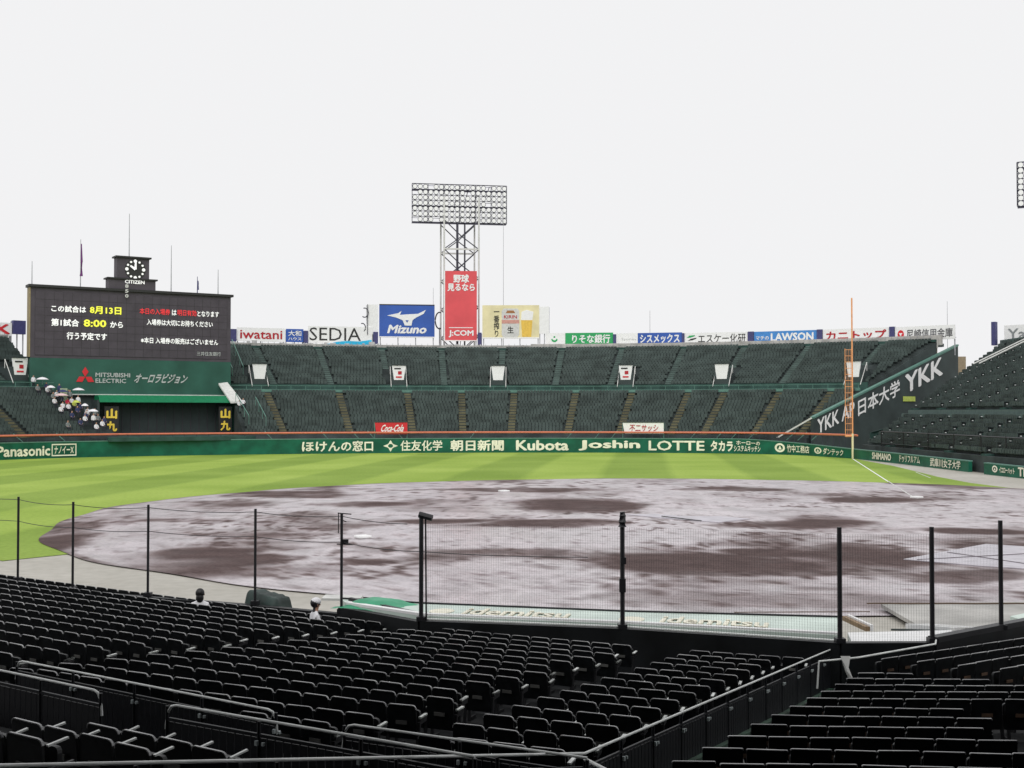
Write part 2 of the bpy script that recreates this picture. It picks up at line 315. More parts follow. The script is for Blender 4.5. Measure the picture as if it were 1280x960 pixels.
wall_sweep(-1, 15.12, lambda s: [(-.04, wallh(s)-.083), (-.04, wallh(s)+.02), (.4, wallh(s)+.02), (.4, wallh(s)-.083)], 'wall_cap', M['wallcap'], ow)
ow2 = thing('foul_side_wall', (43, 104, 0), 'shorter green wall beyond the gap at the far right of the field', 'wall')
wall_sweep(15.45, 17.0, lambda s: [(-.3, -.05), (-.3, wallh(s)-.07), (.1, wallh(s)-.07), (.1, -.05)], 'wall_face', M['wallgreen'], ow2)
wall_sweep(15.45, 17.0, lambda s: [(-.34, wallh(s)-.072), (-.34, wallh(s)+.02), (.14, wallh(s)+.02), (.14, wallh(s)-.072)], 'wall_cap', M['wallcap'], ow2)
def wall_text(t, s0, s1, f0, f1, m, parent=None, bold=.025, shift=0, label=None, lift=.05, geo=None):
    parent = parent or ow; v, f, _ = geo or text_geo(t, bold); b = MB(parent_world(parent)); vs = []
    for q in v:
        x, y = q[0], q[1]; s = s0+(s1-s0)*x; p = wallpt(s)+walln(s)*(lift+shift+(q[2] if len(q) > 2 else 0)); vs.append(p+Vector((0, 0, wallh(s)*(f0+(f1-f0)*y))))
    b.add(vs, f); o = b.build('lettering', m, parent)
    o['label'] = label or ('cream lettering reading '+t.replace('\n', ' ')); return o
CR = M['cream']
wall_text('Panasonic', -.04, .645, .16, .80, CR, bold=.03)
wall_text('ナノイーX', .70, .955, .26, .72, CR)
def frame_geo(t=.06):
    v = np.array([(0, 0), (1, 0), (1, 1), (0, 1), (t, .1), (1-t, .1), (1-t, .9), (t, .9)]); return v, [(0, 1, 5, 4), (1, 2, 6, 5), (2, 3, 7, 6), (3, 0, 4, 7)], 1
wall_text('box', .665, .99, .12, .86, CR, geo=frame_geo(.04), label='cream outline around small katakana lettering')
wall_text('ほけんの窓口', 3.545, 4.56, .14, .86, CR, bold=.028)
dia = [(math.cos(a), math.sin(a)) for a in np.linspace(0, 2*math.pi, 25)[:-1]]
lv = [(.5+.5*c*(1 if i % 6 in (0,) else .68 if i % 6 in (1, 5) else .50), .5+.5*s_*(1 if i % 6 == 0 else .68 if i % 6 in (1, 5) else .50)) for i, (c, s_) in enumerate(dia)]
inn = [(.5+.17*c, .5+.17*s_) for c, s_ in dia]
wall_text('logo', 4.723, 4.962, .1, .88, CR, geo=(np.array(lv+inn), [(i, (i+1) % 24, 24+(i+1) % 24, 24+i) for i in range(24)], 1), label='cream four lobed diamond emblem')
wall_text('住友化学', 5.0, 5.66, .14, .86, CR, bold=.02)
wall_text('朝日新聞', 5.786, 6.624, .12, .88, CR, bold=.03)
wall_text('Kubota', 6.812, 7.626, .14, .86, CR, bold=.035)
wall_text('Joshin', 7.776, 8.917, .14, .86, CR, bold=.035)
wall_text('LOTTE', 9.063, 9.938, .16, .84, CR, bold=.02)
wall_text('タカラ', 10.038, 10.42, .14, .86, CR, bold=.04)
wall_text('ホーローの', 10.48, 10.92, .60, .88, CR)
wall_text('システムキッチン', 10.44, 10.93, .14, .55, CR)
def ring_geo(): 
    a = np.linspace(0, 2*np.pi, 21)[:-1]; return np.array([(.5+.5*np.cos(t), .5+.5*np.sin(t)) for t in a]+[(.5+.3*np.cos(t), .5+.3*np.sin(t)) for t in a]+[(.5, .75), (.32, .3), (.68, .3)]), [(i, (i+1) % 20, 20+(i+1) % 20, 20+i) for i in range(20)]+[(40, 41, 42)], 1
wall_text('logo', 11.226, 11.46, .18, .86, CR, geo=ring_geo(), label='round cream emblem')
wall_text('竹中工務店', 11.509, 12.038, .2, .82, CR, bold=.015)
wall_text('logo', 12.15, 12.317, .22, .8, CR, geo=ring_geo(), label='small round cream emblem')
wall_text('ダンテック', 12.353, 12.796, .2, .82, CR)
wall_text('SHIMANO', 13.469, 13.898, .18, .88, CR, bold=.03)
wall_text('ドゥリフルアム', 14.071, 14.408, .2, .88, CR, bold=.012)
wall_text('武庫川女子大学', 14.56, 15.0, .12, .92, CR, bold=.012)
wall_text('イエローハット', 15.72, 15.93, .25, .78, CR, ow2, shift=.3, bold=.02)
wall_text('logo', 15.60, 15.69, .25, .85, CR, ow2, shift=.3, geo=ring_geo(), label='small cream round emblem')
wall_text('TIGER', 15.97, 16.22, .12, .92, CR, ow2, shift=.3, bold=.03, label='large cream capital letters starting with T')

# orange rail over the wall, on posts with a fine net below it
rail = thing('safety_rail', (0, 166.2, 2), 'thin orange rail running above the green outfield wall', 'rail')
def wsw_tube(s0, s1, zf, r, name, m, parent, off=-.5, step=.15):
    n_ = int((s1-s0)/step)+2; b = MB(parent_world(parent))
    b.tube([wallpt(s0+(s1-s0)*i/(n_-1))+walln(s0)*0-walln(s0+(s1-s0)*i/(n_-1))*(-off)+Vector((0, 0, zf)) for i in range(n_)], r, 8); return b.build(name, m, parent)
wsw_tube(-1, 13, 2.78, .13, 'rail_bar', M['orange'], rail)
for i in range(112):
    s = -1+i*.125
    if s > 12.9: break
    p = wallpt(s)-walln(s)*.5; b = MB((p.x, p.y, 1)); b.bar((p.x, p.y, wallh(s)), (p.x, p.y, 2.7), .05); b.build('rail_post', M['darksteel'], rail)
for s in (.35, .9, 3.2, 3.9, 4.35, 4.6, 5.05, 6.1, 7.6, 8.05, 8.35, 9.7, 10.1, 10.35, 10.65, 11.4, 11.65, 11.95):      # pale stay bars
    p = wallpt(s)-walln(s)*.9; t = (wallpt(s+.01)-wallpt(s)).normalized(); sg = -1 if s < 6 else 1
    b = MB((p.x, p.y, 2)); b.bar(p+Vector((0, 0, 1.9)), p+t*sg*.9-walln(s)*.8+Vector((0, 0, 3.0)), .09); b.build('stay_bar', M['wallcap'], rail)

# ---------------------------------------------------------------- outfield stands
CX, CY = -2.9, 100.
def cp(r, th, z=0): return Vector((CX+r*math.sin(R(th)), CY+r*math.cos(R(th)), z))
def arc_mesh(prof, t0, t1, name, m, parent, step=2.2, closed=True, t0f=None, t1f=None):
    """profile of (r, z) swept about the centre; end angles may vary with the radius"""
    n_ = max(2, int((t1-t0)/step)+1); b = MB(parent_world(parent)); k = len(prof); vs = []
    for i in range(n_):
        for r, z in prof:
            a = t0f(r) if t0f else t0; c = t1f(r) if t1f else t1
            vs.append(cp(r, a+(c-a)*i/(n_-1), z))
    kk = k if closed else k-1
    fs = [(i*k+j, i*k+(j+1) % k, (i+1)*k+(j+1) % k, (i+1)*k+j) for i in range(n_-1) for j in range(kk)]
    if closed: fs += [tuple(range(k)), tuple(reversed(range((n_-1)*k, n_*k)))]
    b.add(vs, fs); return b.build(name, m, parent)
R0, R1, R2, R3 = 71.4, 83.4, 85.6, 101.
NL, NU = 15, 20
def zl(i): return 2.5+i*(8.5-2.5)/NL
def zu(i): return 9.5+i*(16.0-9.5)/NU
lowprof = [(R0-.6, 0), (R0-.6, 2.2), (R0, 2.2)]
for i in range(NL): r = R0+i*(R1-R0)/NL; lowprof += [(r, zl(i)), (r+(R1-R0)/NL, zl(i))]
lowprof += [(R1, 8.5), (R1+.01, 0)]
upprof = [(R2-.2, 0), (R2-.2, 9.35), (R2, 9.35)]
for i in range(NU): r = R2+i*(R3-R2)/NU; upprof += [(r, zu(i)), (r+(R3-R2)/NU, zu(i))]
upprof += [(R3+.4, 15.9), (R3+.4, 0)]
def seats_mesh(rows, parent, name, m):
    """rows: list of (points, forward normals, z); every seat a back and a pan, all joined"""
    V = []; F = []; c = 0
    for P, Nn, z in rows:
        for p, q in zip(P, Nn):
            t = Vector((q.y, -q.x, 0))
            j = RNG.uniform(-.02, .02)
            for (d0, d1, z0, z1) in ((.0+j, .06+j, .30, .78), (.06, .44, .36, .42)):
                if z0 > .33 and RNG.rand() < .8: d0, d1, z0, z1 = .08, .13, .36, .70
                for zz in (z0, z1):
                    for s_, d in ((-.21, d0), (.21, d0), (.21, d1), (-.21, d1)):
                        a = p+t*s_+q*d; V.append((a.x, a.y, z+zz))
                F += [(c+4, c+5, c+6, c+7), (c, c+1, c+5, c+4), (c+1, c+2, c+6, c+5), (c+2, c+3, c+7, c+6), (c+3, c, c+4, c+7)]; c += 8
    w = parent_world(parent); me = bpy.data.meshes.new(name); me.from_pydata([(x-w.x, y-w.y, z-w.z) for x, y, z in V], [], F); me.materials.append(m)
    o = bpy.data.objects.new(name, me); COL.objects.link(o); o.parent = parent; o['kind'] = 'stuff'; return o
def build_stand(name, label, base, t0l, t1l, t0u, t1u, aisles_l, aisles_u, vom):
    st = thing(name, base, label, 'grandstand'); 
    f0 = lambda r: t0l+(t0u-t0l)*max(0, (r-R0))/(R3-R0); f1 = lambda r: t1l+(t1u-t1l)*max(0, (r-R0))/(R3-R0)
    arc_mesh(lowprof, -1, 69, 'lower_terrace', M['tread'], st, 2.0, t0f=f0, t1f=f1)
    arc_mesh(upprof, -1, 69, 'upper_terrace', M['tread'], st, 2.0, t0f=f0, t1f=f1)
    arc_mesh([(R1+.012, 0), (R1+.012, 8.3), (R2-.21, 8.3), (R2-.21, 0)], -1, 69, 'walkway', M['conc'], st, 2.0, t0f=f0, t1f=f1)
    arc_mesh([(R1-.05, 8.55), (R1-.05, 8.95), (R1+.1, 8.95), (R1+.1, 8.55)], -1, 69, 'walkway_parapet', M['wallcap'], st, 2.0, t0f=f0, t1f=f1)
    arc_mesh([(R2-.45, 8.32), (R2-.45, 9.75), (R2-.25, 9.75), (R2-.25, 8.32)], -1, 69, 'tier_wall', M['concgreen'], st, 2.0, t0f=f0, t1f=f1)
    arc_mesh([(R3+.42, 15.0), (R3+.42, 16.75), (R3+.7, 16.75), (R3+.7, 15.0)], -1, 69, 'top_parapet', M['conc'], st, 2.0, t0f=f0, t1f=f1)
    arc_mesh([(R3+.1, 15.92), (R3+.1, 16.3), (R3+.38, 16.3), (R3+.38, 15.92)], -1, 69, 'top_kerb', M['concgreen'], st, 2.0, t0f=f0, t1f=f1)
    rb = MB(parent_world(st)); t = f0(R3)
    while t < f1(R3):
        rb.bar(cp(R3+.2, t, 16.3), cp(R3+.2, t, 17.0), .06); t += .55
    rb.build('railing', M['steel'], st)['kind'] = 'stuff'
    wr = MB(parent_world(st)); t = f0(R1)
    while t < f1(R1):
        wr.bar(cp(R1+.02, t, 8.9), cp(R1+.02, t, 9.5), .05); wr.bar(cp(R1+.02, t, 9.48), cp(R1+.02, min(t+1.5, f1(R1)), 9.48), .06); t += 1.5
    wr.build('walkway_railing', M['wallcap'], st)['kind'] = 'stuff'
    rows = []
    def ok(th, r, aisles, w):
        for a in aisles:
            if abs(th-a)*math.pi/180*r < w: return False
        for v in vom:
            if R2-.5 < r < 92.5 and abs(th-v)*math.pi/180*r < 1.55: return False
        return True
    for n_, r0, r1, zf, ais in ((NL, R0, R1, zl, aisles_l), (NU, R2, R3, zu, aisles_u)):
        for i in range(n_):
            r = r0+(i+.72)*(r1-r0)/n_; st_ = math.degrees(.5/r); t = f0(r)+.3+RNG.rand()*st_; P = []; Q = []
            while t < f1(r)-.3:
                if ok(t, r, ais, .68): P.append(cp(r, t)); Q.append((Vector((CX, CY, 0))-cp(r, t)).normalized())
                t += st_
            rows.append((P, Q, zf(i)))
    seats_mesh(rows, st, 'terrace_seats', M['seatfar'])
    for n_, r0, r1, zf, ais, m in ((NL, R0, R1, zl, aisles_l, M['aisle_low']), (NU, R2, R3, zu, aisles_u, M['aisle_up'])):
        for a in ais:
            if not f0(r0) < a < f1(r0) or (n_ == NU and not f0(r1) < a < f1(r1)): continue
            base_ = cp(r0, a, zf(0)); b = MB(base_)
            for i in range(2*n_):
                r = r0+(i+.5)*(r1-r0)/(2*n_); z = zf(i/2)+.02
                if any(abs(a-v)*math.pi/180*r < 1.6 and R2 <= r < 92.5 for v in vom): continue
                b.box(cp(r, a, z-.15), 1.0, (r1-r0)/(2*n_), .4, -R(a))
            b.build('aisle_stair', m, st)
    return st
VOM = [-23.84, -9.74, .5, 13.68, 23.47, 36.52]
AL = [-23.44, -16.06, -8.98, -3.29, 2.22, 8.67, 14.56, 20.42, 24.12, 29.73, 34.9]
AU = [-22.34, -16.6, -10.7, -5.05, .75, 6.39, 12.09, 17.89, 23.46, 29.36, 35.88]
st1 = build_stand('outfield_stand', 'curved two tier outfield stand of empty dark seats across the far side', (0, 169, 0), -27.9, 35.9, -25.6, 40.3, AL, AU, VOM)
st2 = build_stand('left_field_stand', 'outfield stand of dark seats left of the scoreboard', (-62, 140, 0), -74, -44.5, -72, -43.6, [-51.2, -58, -65], [-48, -54, -60], [-46.6])
# entrances through the upper tier
def vomitory(th, lb, red, i):
    b0 = cp(R2+.1, th, 9.3); v = thing('vomitory', b0, lb, 'stair entrance', 'white fronted entrances in the upper tier')
    rt = Vector((math.cos(R(th)), -math.sin(R(th)), 0)); fw = Vector((-math.sin(R(th)), -math.cos(R(th)), 0))
    b = MB(b0); c = cp(87.4, th, 10.6); b.box(c, 2.2, 3.6, 1.9, -R(th)); b.build('passage', M['recess'], v)
    b = MB(b0); c = cp(85.55, th, 11.3)
    b.add([c-rt*1.05+Vector((0, 0, 1.4)), c+rt*1.05+Vector((0, 0, 1.4)), c+rt*.75-Vector((0, 0, .8)), c-rt*.75-Vector((0, 0, .8)),
           c-rt*1.05+Vector((0, 0, 1.4))-fw*.25, c+rt*1.05+Vector((0, 0, 1.4))-fw*.25, c+rt*.75-Vector((0, 0, .8))-fw*.25, c-rt*.75-Vector((0, 0, .8))-fw*.25],
          [(3, 2, 1, 0), (4, 5, 6, 7), (0, 1, 5, 4), (1, 2, 6, 5), (2, 3, 7, 6), (3, 0, 4, 7)])
    b.build('board', M['white'], v)
    b = MB(b0); b.box(c+Vector((0, 0, 1.55))-fw*.12, 2.4, .6, .18, -R(th)); b.build('hood', M['recess'], v)
    if red:
        b = MB(b0); b.box(c+Vector((0, 0, .3))+rt*.15+fw*.03, .55, .06, .5, -R(th)); b.build('red_mark', M['crimson'], v)
        b = MB(b0); b.box(c+Vector((0, 0, -.35))+fw*.03, .9, .06, .22, -R(th)); b.build('red_mark', M['red'], v)
        b = MB(b0); b.box(c+Vector((0, 0, .95))-rt*.2+fw*.03, 1.0, .06, .2, -R(th)); b.build('black_mark', M['blackprint'], v)
    for sg in (-1, 1):
        b = MB(b0); p0 = cp(84.9, th, 9.4)+rt*sg*1.2; p1 = cp(87.5, th, 12.6)+rt*sg*1.2
        b.tube([p0, p1], .06, 6); b.bar(p1, p1-Vector((0, 0, 1.2)), .07); b.build('handrail', M['offwhite'], v)
vl = ['white board over the entrance nearest the right side of the scoreboard', 'white board with red marks over the entrance above the red drink sign', 'plain white board over the entrance below the beer billboard', 'white board with red marks over the entrance below the blue katakana billboard', 'plain white board over the entrance below the black katakana billboard', 'white board over the entrance behind the foul pole']
for i, th in enumerate(VOM): vomitory(th, vl[i], i in (1, 3), i)
vomitory(-46.6, 'white board with red marks over the entrance left of the scoreboard', True, 6)
# short white handrails at walkway ends
for i, (th, r0, r1, zA, zB, lb) in enumerate([(-25.1, 96, 88, 16, 11.5, 'upper'), (-26.3, 97, 87, 16.2, 11.2, 'outer'), (-27.5, 78, 71, 7.3, 4.2, 'lower'), (-25.6, 77, 71, 6.8, 4.0, 'small')]):
    b = MB(cp(r0, th, zA)); b.tube([cp(r0, th, zA+.9), cp(r1, th, zB+.9)], .06, 6)
    for k in range(4): q = k/3; pr = r0+(r1-r0)*q; pz = zA+(zB-zA)*q; b.bar(cp(pr, th, pz-.3), cp(pr, th, pz+.9), .06)
    tag(b.build('stair_handrail', M['wallcap']), '%s pale green stair handrail between scoreboard and outfield seats' % lb, 'handrail', 'handrails right of the scoreboard')
b = MB(cp(80, -27.6, 6)); b.prism([cp(83.0, -28.5, 9.8), cp(83.0, -27.6, 9.9), cp(79.2, -26.6, 6.9), cp(79.2, -27.8, 6.8)], (0, 0, .25))
tag(b.build('white_tarp', M['offwhite']), 'pale tarp laid down the stair just right of the scoreboard', 'tarp')

# sloping parapet with three names, between outfield stand and right hand stand
P0 = Vector((39.36, 157.0, 0)); DU = Vector((.767, .642, 0)).normalized(); NF = Vector((DU.y, -DU.x, 0))
sp = thing('sloping_wall', P0, 'dark green sloping wall with large white names rising to the right', 'wall')
def ztop(t): return 4.7+t*.300
b = MB(P0); b.prism([P0+Vector((0, 0, 0)), P0+DU*36, P0+DU*36+Vector((0, 0, ztop(36))), P0+Vector((0, 0, ztop(0)))], -NF*.4); b.build('wall_face', M['recess'], sp)
b = MB(P0); b.bar(P0+Vector((0, 0, ztop(0)+.12))-NF*.2, P0+DU*36+Vector((0, 0, ztop(36)+.12))-NF*.2, .6, .25); b.build('wall_cap', M['wallcap'], sp)
b = MB(P0); b.bar((35.2, 160.5, 2.0), P0+Vector((0, 0, ztop(0)+.1))-NF*.2, .3, .2); b.build('wall_cap', M['offwhite'], sp)
def slope_text(t, x0, x1, h, drop, bold):
    v, f, _ = text_geo(t, bold); b = MB(P0)
    b.add([P0+DU*(x0+(x1-x0)*x)+NF*.05+NF*dl+Vector((0, 0, ztop(x0+(x1-x0)*x)-drop-h+y*h)) for x, y, dl in v], f); b.build('lettering', M['white'], sp)['label'] = 'white letters '+t
slope_text('YKK AP', .8, 9.2, 1.95, .35, .02)
slope_text('日本大学', 10.0, 20.2, 2.3, .45, .02)
slope_text('YKK', 21.5, 31.6, 2.7, .35, .03)
b = MB(P0); b.box(P0+DU*22.5+Vector((0, 0, ztop(22.5)-4.0))+NF*.1, 3.0, .1, .7, math.atan2(DU.y, DU.x)); b.build('yellow_panel', mat('lime panel', (.5, .6, .12), .6), sp)

# right hand stand
rs = thing('right_stand', (45, 120, 0), 'stand of dark seats rising at the right edge beyond the foul line', 'grandstand')
def rs_pt(o_, y): return Vector((45.2+o_+max(0, (110-y))*.07, y, 0))
def rs_start(o_): return 150.5+o_*.90
rsprof = [(-1.8, 0), (-1.8, 1.55)]; RS = []
for i in range(8): o_ = -1.7+i*.85; z = 1.55+i*.43; rsprof += [(o_, z), (o_+.85, z)]; RS.append((o_, z))
rsprof += [(5.1, 4.85), (6.6, 4.85)]
for i in range(22): o_ = 6.6+i*.85; z = 5.9+i*.432; rsprof += [(o_, z), (o_+.85, z)]; RS.append((o_, z))
rsprof += [(25.7, 15.5), (25.7, 0)]
b = MB((45, 120, 0)); ny = 12; k = len(rsprof); vs = []
for i in range(ny):
    for o_, z in rsprof: y = rs_start(o_)+(60-rs_start(o_))*i/(ny-1); p = rs_pt(o_, y); vs.append((p.x, p.y, z))
fs = [(i*k+j, i*k+(j+1) % k, (i+1)*k+(j+1) % k, (i+1)*k+j) for i in range(ny-1) for j in range(k)]+[tuple(range(k)), tuple(reversed(range((ny-1)*k, ny*k)))]
b.add(vs, fs); b.build('terrace', M['tread'], rs)
rais = [0, 9.5, 19, 28.5, 38, 47.5, 57]
rows = []
for o_, z in RS:
    P = []; Q = []; y = rs_start(o_)-.6-RNG.rand()*.5
    while y > 85:
        a = (168-y-.35*o_) % 9.5
        if a > 1.2: P.append(rs_pt(o_+.62, y)); Q.append(Vector((-1, 0, 0)))
        y -= .5
    rows.append((P, Q, z))
seats_mesh(rows, rs, 'terrace_seats', M['seatfar'])
for j in range(9):
    for lo, hi in ((0, 8), (8, 30)):
        b = MB(); mk = MB(); first = None
        for i in range(lo, hi):
            o_, z = RS[i]; y = 168-.35*o_-9.5*j-.6
            if y > rs_start(o_)-.5 or y < 84: continue
            p = rs_pt(o_+.42, y)
            if first is None: first = Vector((p.x, p.y, z)); b.o = first; mk.o = first
            b.box((p.x, p.y, z+.03), .85, 1.1, .3); mk.box((p.x-.1, p.y-.62, z+.55), .16, .07, .09)
        if first is not None:
            s_ = b.build('aisle_stair', M['concgreen'], rs); q_ = mk.build('aisle_marks', M['silver'], s_); q_['kind'] = 'stuff'
b = MB((45, 120, 0)); 
for (a, c, z, w_, h_) in ((5.2, 0, 5.2, .15, .4), (6.45, 0, 5.45, .2, .8), (25.5, 0, 15.7, .3, .5)):
    p = rs_pt(a, rs_start(a)); q = rs_pt(a, 60); m_ = rs_pt(a, 110); b.bar((p.x, p.y, z), (m_.x, m_.y, z), w_, h_); b.bar((m_.x, m_.y, z), (q.x, q.y, z), w_, h_)
b.build('walkway_parapet', mat('dull grey green parapet', (.10, .15, .14), .8), rs)
b = MB((45, 120, 0)); e0 = rs_pt(-.3, rs_start(-.3)+.35); e1 = rs_pt(27.4, rs_start(25.7)+.35)
b.add([(e0.x, e0.y, 0), (e1.x, e1.y, 0), (e1.x, e1.y, 15.9), (rs_pt(6.6, 0).x, rs_start(6.6)+.35, 6.5), (e0.x, e0.y, 3.0), (e0.x, e0.y+.3, 0), (e1.x, e1.y+.3, 0), (e1.x, e1.y+.3, 15.9), (rs_pt(6.6, 0).x, rs_start(6.6)+.65, 6.5), (e0.x, e0.y+.3, 3.0)],
      [(0, 1, 2, 3, 4), (9, 8, 7, 6, 5), (0, 5, 6, 1), (1, 6, 7, 2), (2, 7, 8, 3), (3, 8, 9, 4), (4, 9, 5, 0)]); b.build('end_wall', M['concgreen'], rs)
# low sloping upper wall edge and white rails over an entrance
b = MB(rs_pt(18, 152)+Vector((0, 0, 12)))
for dy in (0, 2.0):
    a = rs_pt(15.5, 158-dy)+Vector((0, 0, 11.9)); c = rs_pt(23, 157.5-dy)+Vector((0, 0, 15.6)); b.tube([a, c], .1, 6)
b.box(rs_pt(22.5, 156.5)+Vector((0, 0, 15.3)), .3, 2.2, .9)
tag(b.build('entrance_handrail', M['offwhite']), 'pair of white handrails with white panel high on the right stand', 'handrail')
# high net posts on the right hand side wall
nets = thing('side_net_fence', (44, 120, 0), 'tall dark net fence on posts in front of the right stand', 'net fence')
ys = [142, 134.5, 127, 120, 113.5, 108, 103.6, 99.5, 95.5, 91.5]
for i, y in enumerate(ys):
    x = 43.6+(144-y)*.022; h = 3.4 if i < 6 else 6.8-.3*(i-6)
    b = MB((x, y, 0)); b.tube([(x, y, 0), (x, y, h)], .07, 6); b.build('post', M['black'], nets)
for z in (1.9, 3.3):
    b = MB((44, 120, z)); b.tube([(43.6+(144-y)*.022, y, z) for y in ys], .035 if z < 2 else .07, 5); b.build('rail', M['black'], nets)
b = MB((44, 120, 0))
for k in range(330):
    y = 142-k*.155; x = 43.6+(144-y)*.022; b.bar((x, y, 1.0), (x, y, 3.3), .014)
for k in range(12): b.bar((43.64, 142, 1.1+k*.19), (44.75, 91.5, 1.1+k*.19), .012)
b.build('net', M['black'], nets)['kind'] = 'stuff'
# small pale fittings along the foot of the right stand
for i in range(7):
    b = MB((44.9, 106-1.25*i, 1)); b.tube([(44.9, 106-1.25*i, 1.0), (44.9, 106-1.25*i, 1.45)], .22, 8, .1); tag(b.build('folded_chair', M['offwhite']), 'small white bundle behind the far right wall, %s from the far end' % ['first', 'second', 'third', 'fourth', 'fifth', 'sixth', 'seventh'][i], 'bundle', 'white bundles behind the far right wall')

# ---------------------------------------------------------------- signs over the stand
def sign(name, t0, t1, z0, z1, label, face, back=.35, r=103.2, posts=True, cat='billboard', grp='billboards along the top of the outfield stand'):
    a = cp(r, t0); c = cp(r, t1); u = (c-a).normalized(); L = (c-a).length; mid = (a+c)/2
    s = thing(name, (mid.x, mid.y, 16), label, cat, grp); ang = math.atan2(u.y, u.x); nf = Vector((u.y, -u.x, 0))
    b = MB((mid.x, mid.y, 16)); b.box((mid.x, mid.y, (z0+z1)/2), L, back, z1-z0, ang); b.build('panel', face, s)
    if posts:
        n_ = max(2, int(L/2.6))
        for i in range(n_+1):
            p = a+u*(L*(.02+.96*i/n_))-nf*(-back/2-.0)*-1-nf*.25; q = MB(p+Vector((0, 0, 14))); q.bar(p+Vector((0, 0, 14 if t0 < 43 else z0-1.2)), p+Vector((0, 0, z1-.1)), .14); q.build('post', M['steel'], s)
        q = MB((mid.x, mid.y, 16)); q.bar(a-nf*.45+Vector((0, 0, z0+.25)), c-nf*.45+Vector((0, 0, z0+.25)), .12); q.build('beam', M['steel'], s)
    o0 = a+nf*(back/2)
    def put(t, x0, x1, y0, y1, m, bold=.02, shear=0, nm='lettering'):
        return text_on(t, m, s, o0+u*(x0*L)+Vector((0, 0, z0+y0*(z1-z0))), u, (x1-x0)*L, (y1-y0)*(z1-z0), bold=bold, lift=.03, nrm=nf, shear=shear, name=nm)
    def shape(pts, m, nm, lift=.03, th=.03):
        b = MB((mid.x, mid.y, 16)); b.prism([o0+nf*lift+u*(x*L)+Vector((0, 0, z0+y*(z1-z0))) for x, y in pts], -nf*th); return b.build(nm, m, s)
    return put, shape, s
P_, Sh, s_ = sign('billboard', -45.6, -42.98, 16.7, 18.6, 'white billboard ending in a large red K at the left edge', M['white'])
P_('K', .52, .95, .12, .88, M['red'], .04)
P_, Sh, s_ = sign('billboard', -23.82, -19.5, 17.1, 19.3, 'white billboard with red lowercase lettering beside the scoreboard', M['white']); P_('iwatani', .06, .94, .18, .82, M['crimson'], .015)
P_, Sh, s_ = sign('billboard', -19.40, -17.83, 17.1, 19.25, 'small blue billboard with two white lines of writing', M['blue']); P_('大和', .12, .88, .45, .88, M['white'], .02); P_('ハウス', .12, .88, .12, .36, M['white'], .02)
P_, Sh, s_ = sign('billboard', -17.39, -11.49, 16.75, 19.8, 'white billboard with thin black capitals above a turquoise wave', M['white']); P_('SEDIA', .02, .82, .22, .93, M['blackprint'], 0)
Sh([(.22, .02), (.99, .02), (.99, .30), (.8, .20), (.62, .22), (.45, .17), (.33, .06)], M['skyblue'], 'wave')
P_, Sh, s_ = sign('billboard', -10.83, -5.67, 18.1, 23.7, 'large blue billboard with a white bird shaped mark', M['blue'])
Sh([(.14, .66), (.34, .73), (.40, .80), (.37, .68), (.52, .70), (.70, .72), (.84, .84), (.80, .72), (.68, .62), (.60, .53), (.58, .36), (.46, .36), (.42, .52), (.30, .60)], M['white'], 'emblem', .05)
Sh([(.47, .52), (.53, .52), (.50, .45)], M['blue'], 'emblem_notch', .09)
P_('Mizuno', .14, .84, .12, .38, M['white'], .04, .25)
Sh([(0, 0), (1, 0), (1, .03), (0, .03)], M['white'], 'edge_strip'); Sh([(0, .97), (1, .97), (1, 1), (0, 1)], M['blackprint'], 'edge_strip')
P_, Sh, s_ = sign('billboard', -12.0, -10.95, 18.6, 23.6, 'narrow blank white panel on the left of the blue billboard', M['white'], .2)
P_, Sh, s_ = sign('banner', -4.77, -1.7, 17.6, 29.5, 'tall red banner hanging on the front of the light tower', M['redsoft'], r=103.6)
P_('野球', .28, .76, .83, .95, M['white'], .04); P_('見るなら', .10, .94, .71, .82, M['white'], .04); P_('J:COM', .14, .90, .05, .155, M['white'], .035)
Sh([(.15, .185), (.88, .185), (.88, .195), (.15, .195)], M['white'], 'rule'); Sh([(0, 0), (1, 0), (1, .012), (0, .012)], M['white'], 'edge_strip'); Sh([(.0, 0.012), (.03, .012), (.03, 1), (0, 1)], M['white'], 'edge_strip')
P_, Sh, s_ = sign('billboard', -1.17, 4.17, 18.0, 23.65, 'cream billboard with a beer can and a glass of beer', M['creamboard'])
P_('一\n番\n搾\nり', .20, .30, .05, .82, M['blackprint'], .015)
Sh([(.36, .04), (.62, .04), (.65, .12), (.65, .82), (.62, .90), (.37, .90), (.34, .82), (.34, .12)], M['offwhite'], 'can_print'); Sh([(.34, .45), (.65, .45), (.65, .56), (.34, .56)], mat('dusty pink', (.6, .3, .25), .6), 'can_band', .05)
P_('KIRIN', .38, .61, .60, .70, M['crimson'], .02); P_('生', .44, .55, .16, .36, M['blackprint'], .02); Sh([(.41, .76), (.58, .76), (.55, .84), (.44, .84)], mat('brown print', (.35, .15, .05), .6), 'can_mark', .05)
Sh([(.70, .05), (.86, .05), (.88, .55), (.68, .55)], M['beer'], 'glass_print'); Sh([(.68, .551), (.88, .551), (.90, .80), (.78, .86), (.69, .80)], M['white'], 'foam_print')
Sh([(0, 0), (1, 0), (1, .035), (0, .035)], M['white'], 'edge_strip', .07)
P_, Sh, s_ = sign('billboard', 4.2, 5.1, 18.8, 23.4, 'narrow blank white panel on the right of the beer billboard', M['white'], .2)
P_, Sh, s_ = sign('billboard', 4.77, 6.62, 16.85, 18.9, 'white billboard with small round green emblem', M['white'], r=103.3)
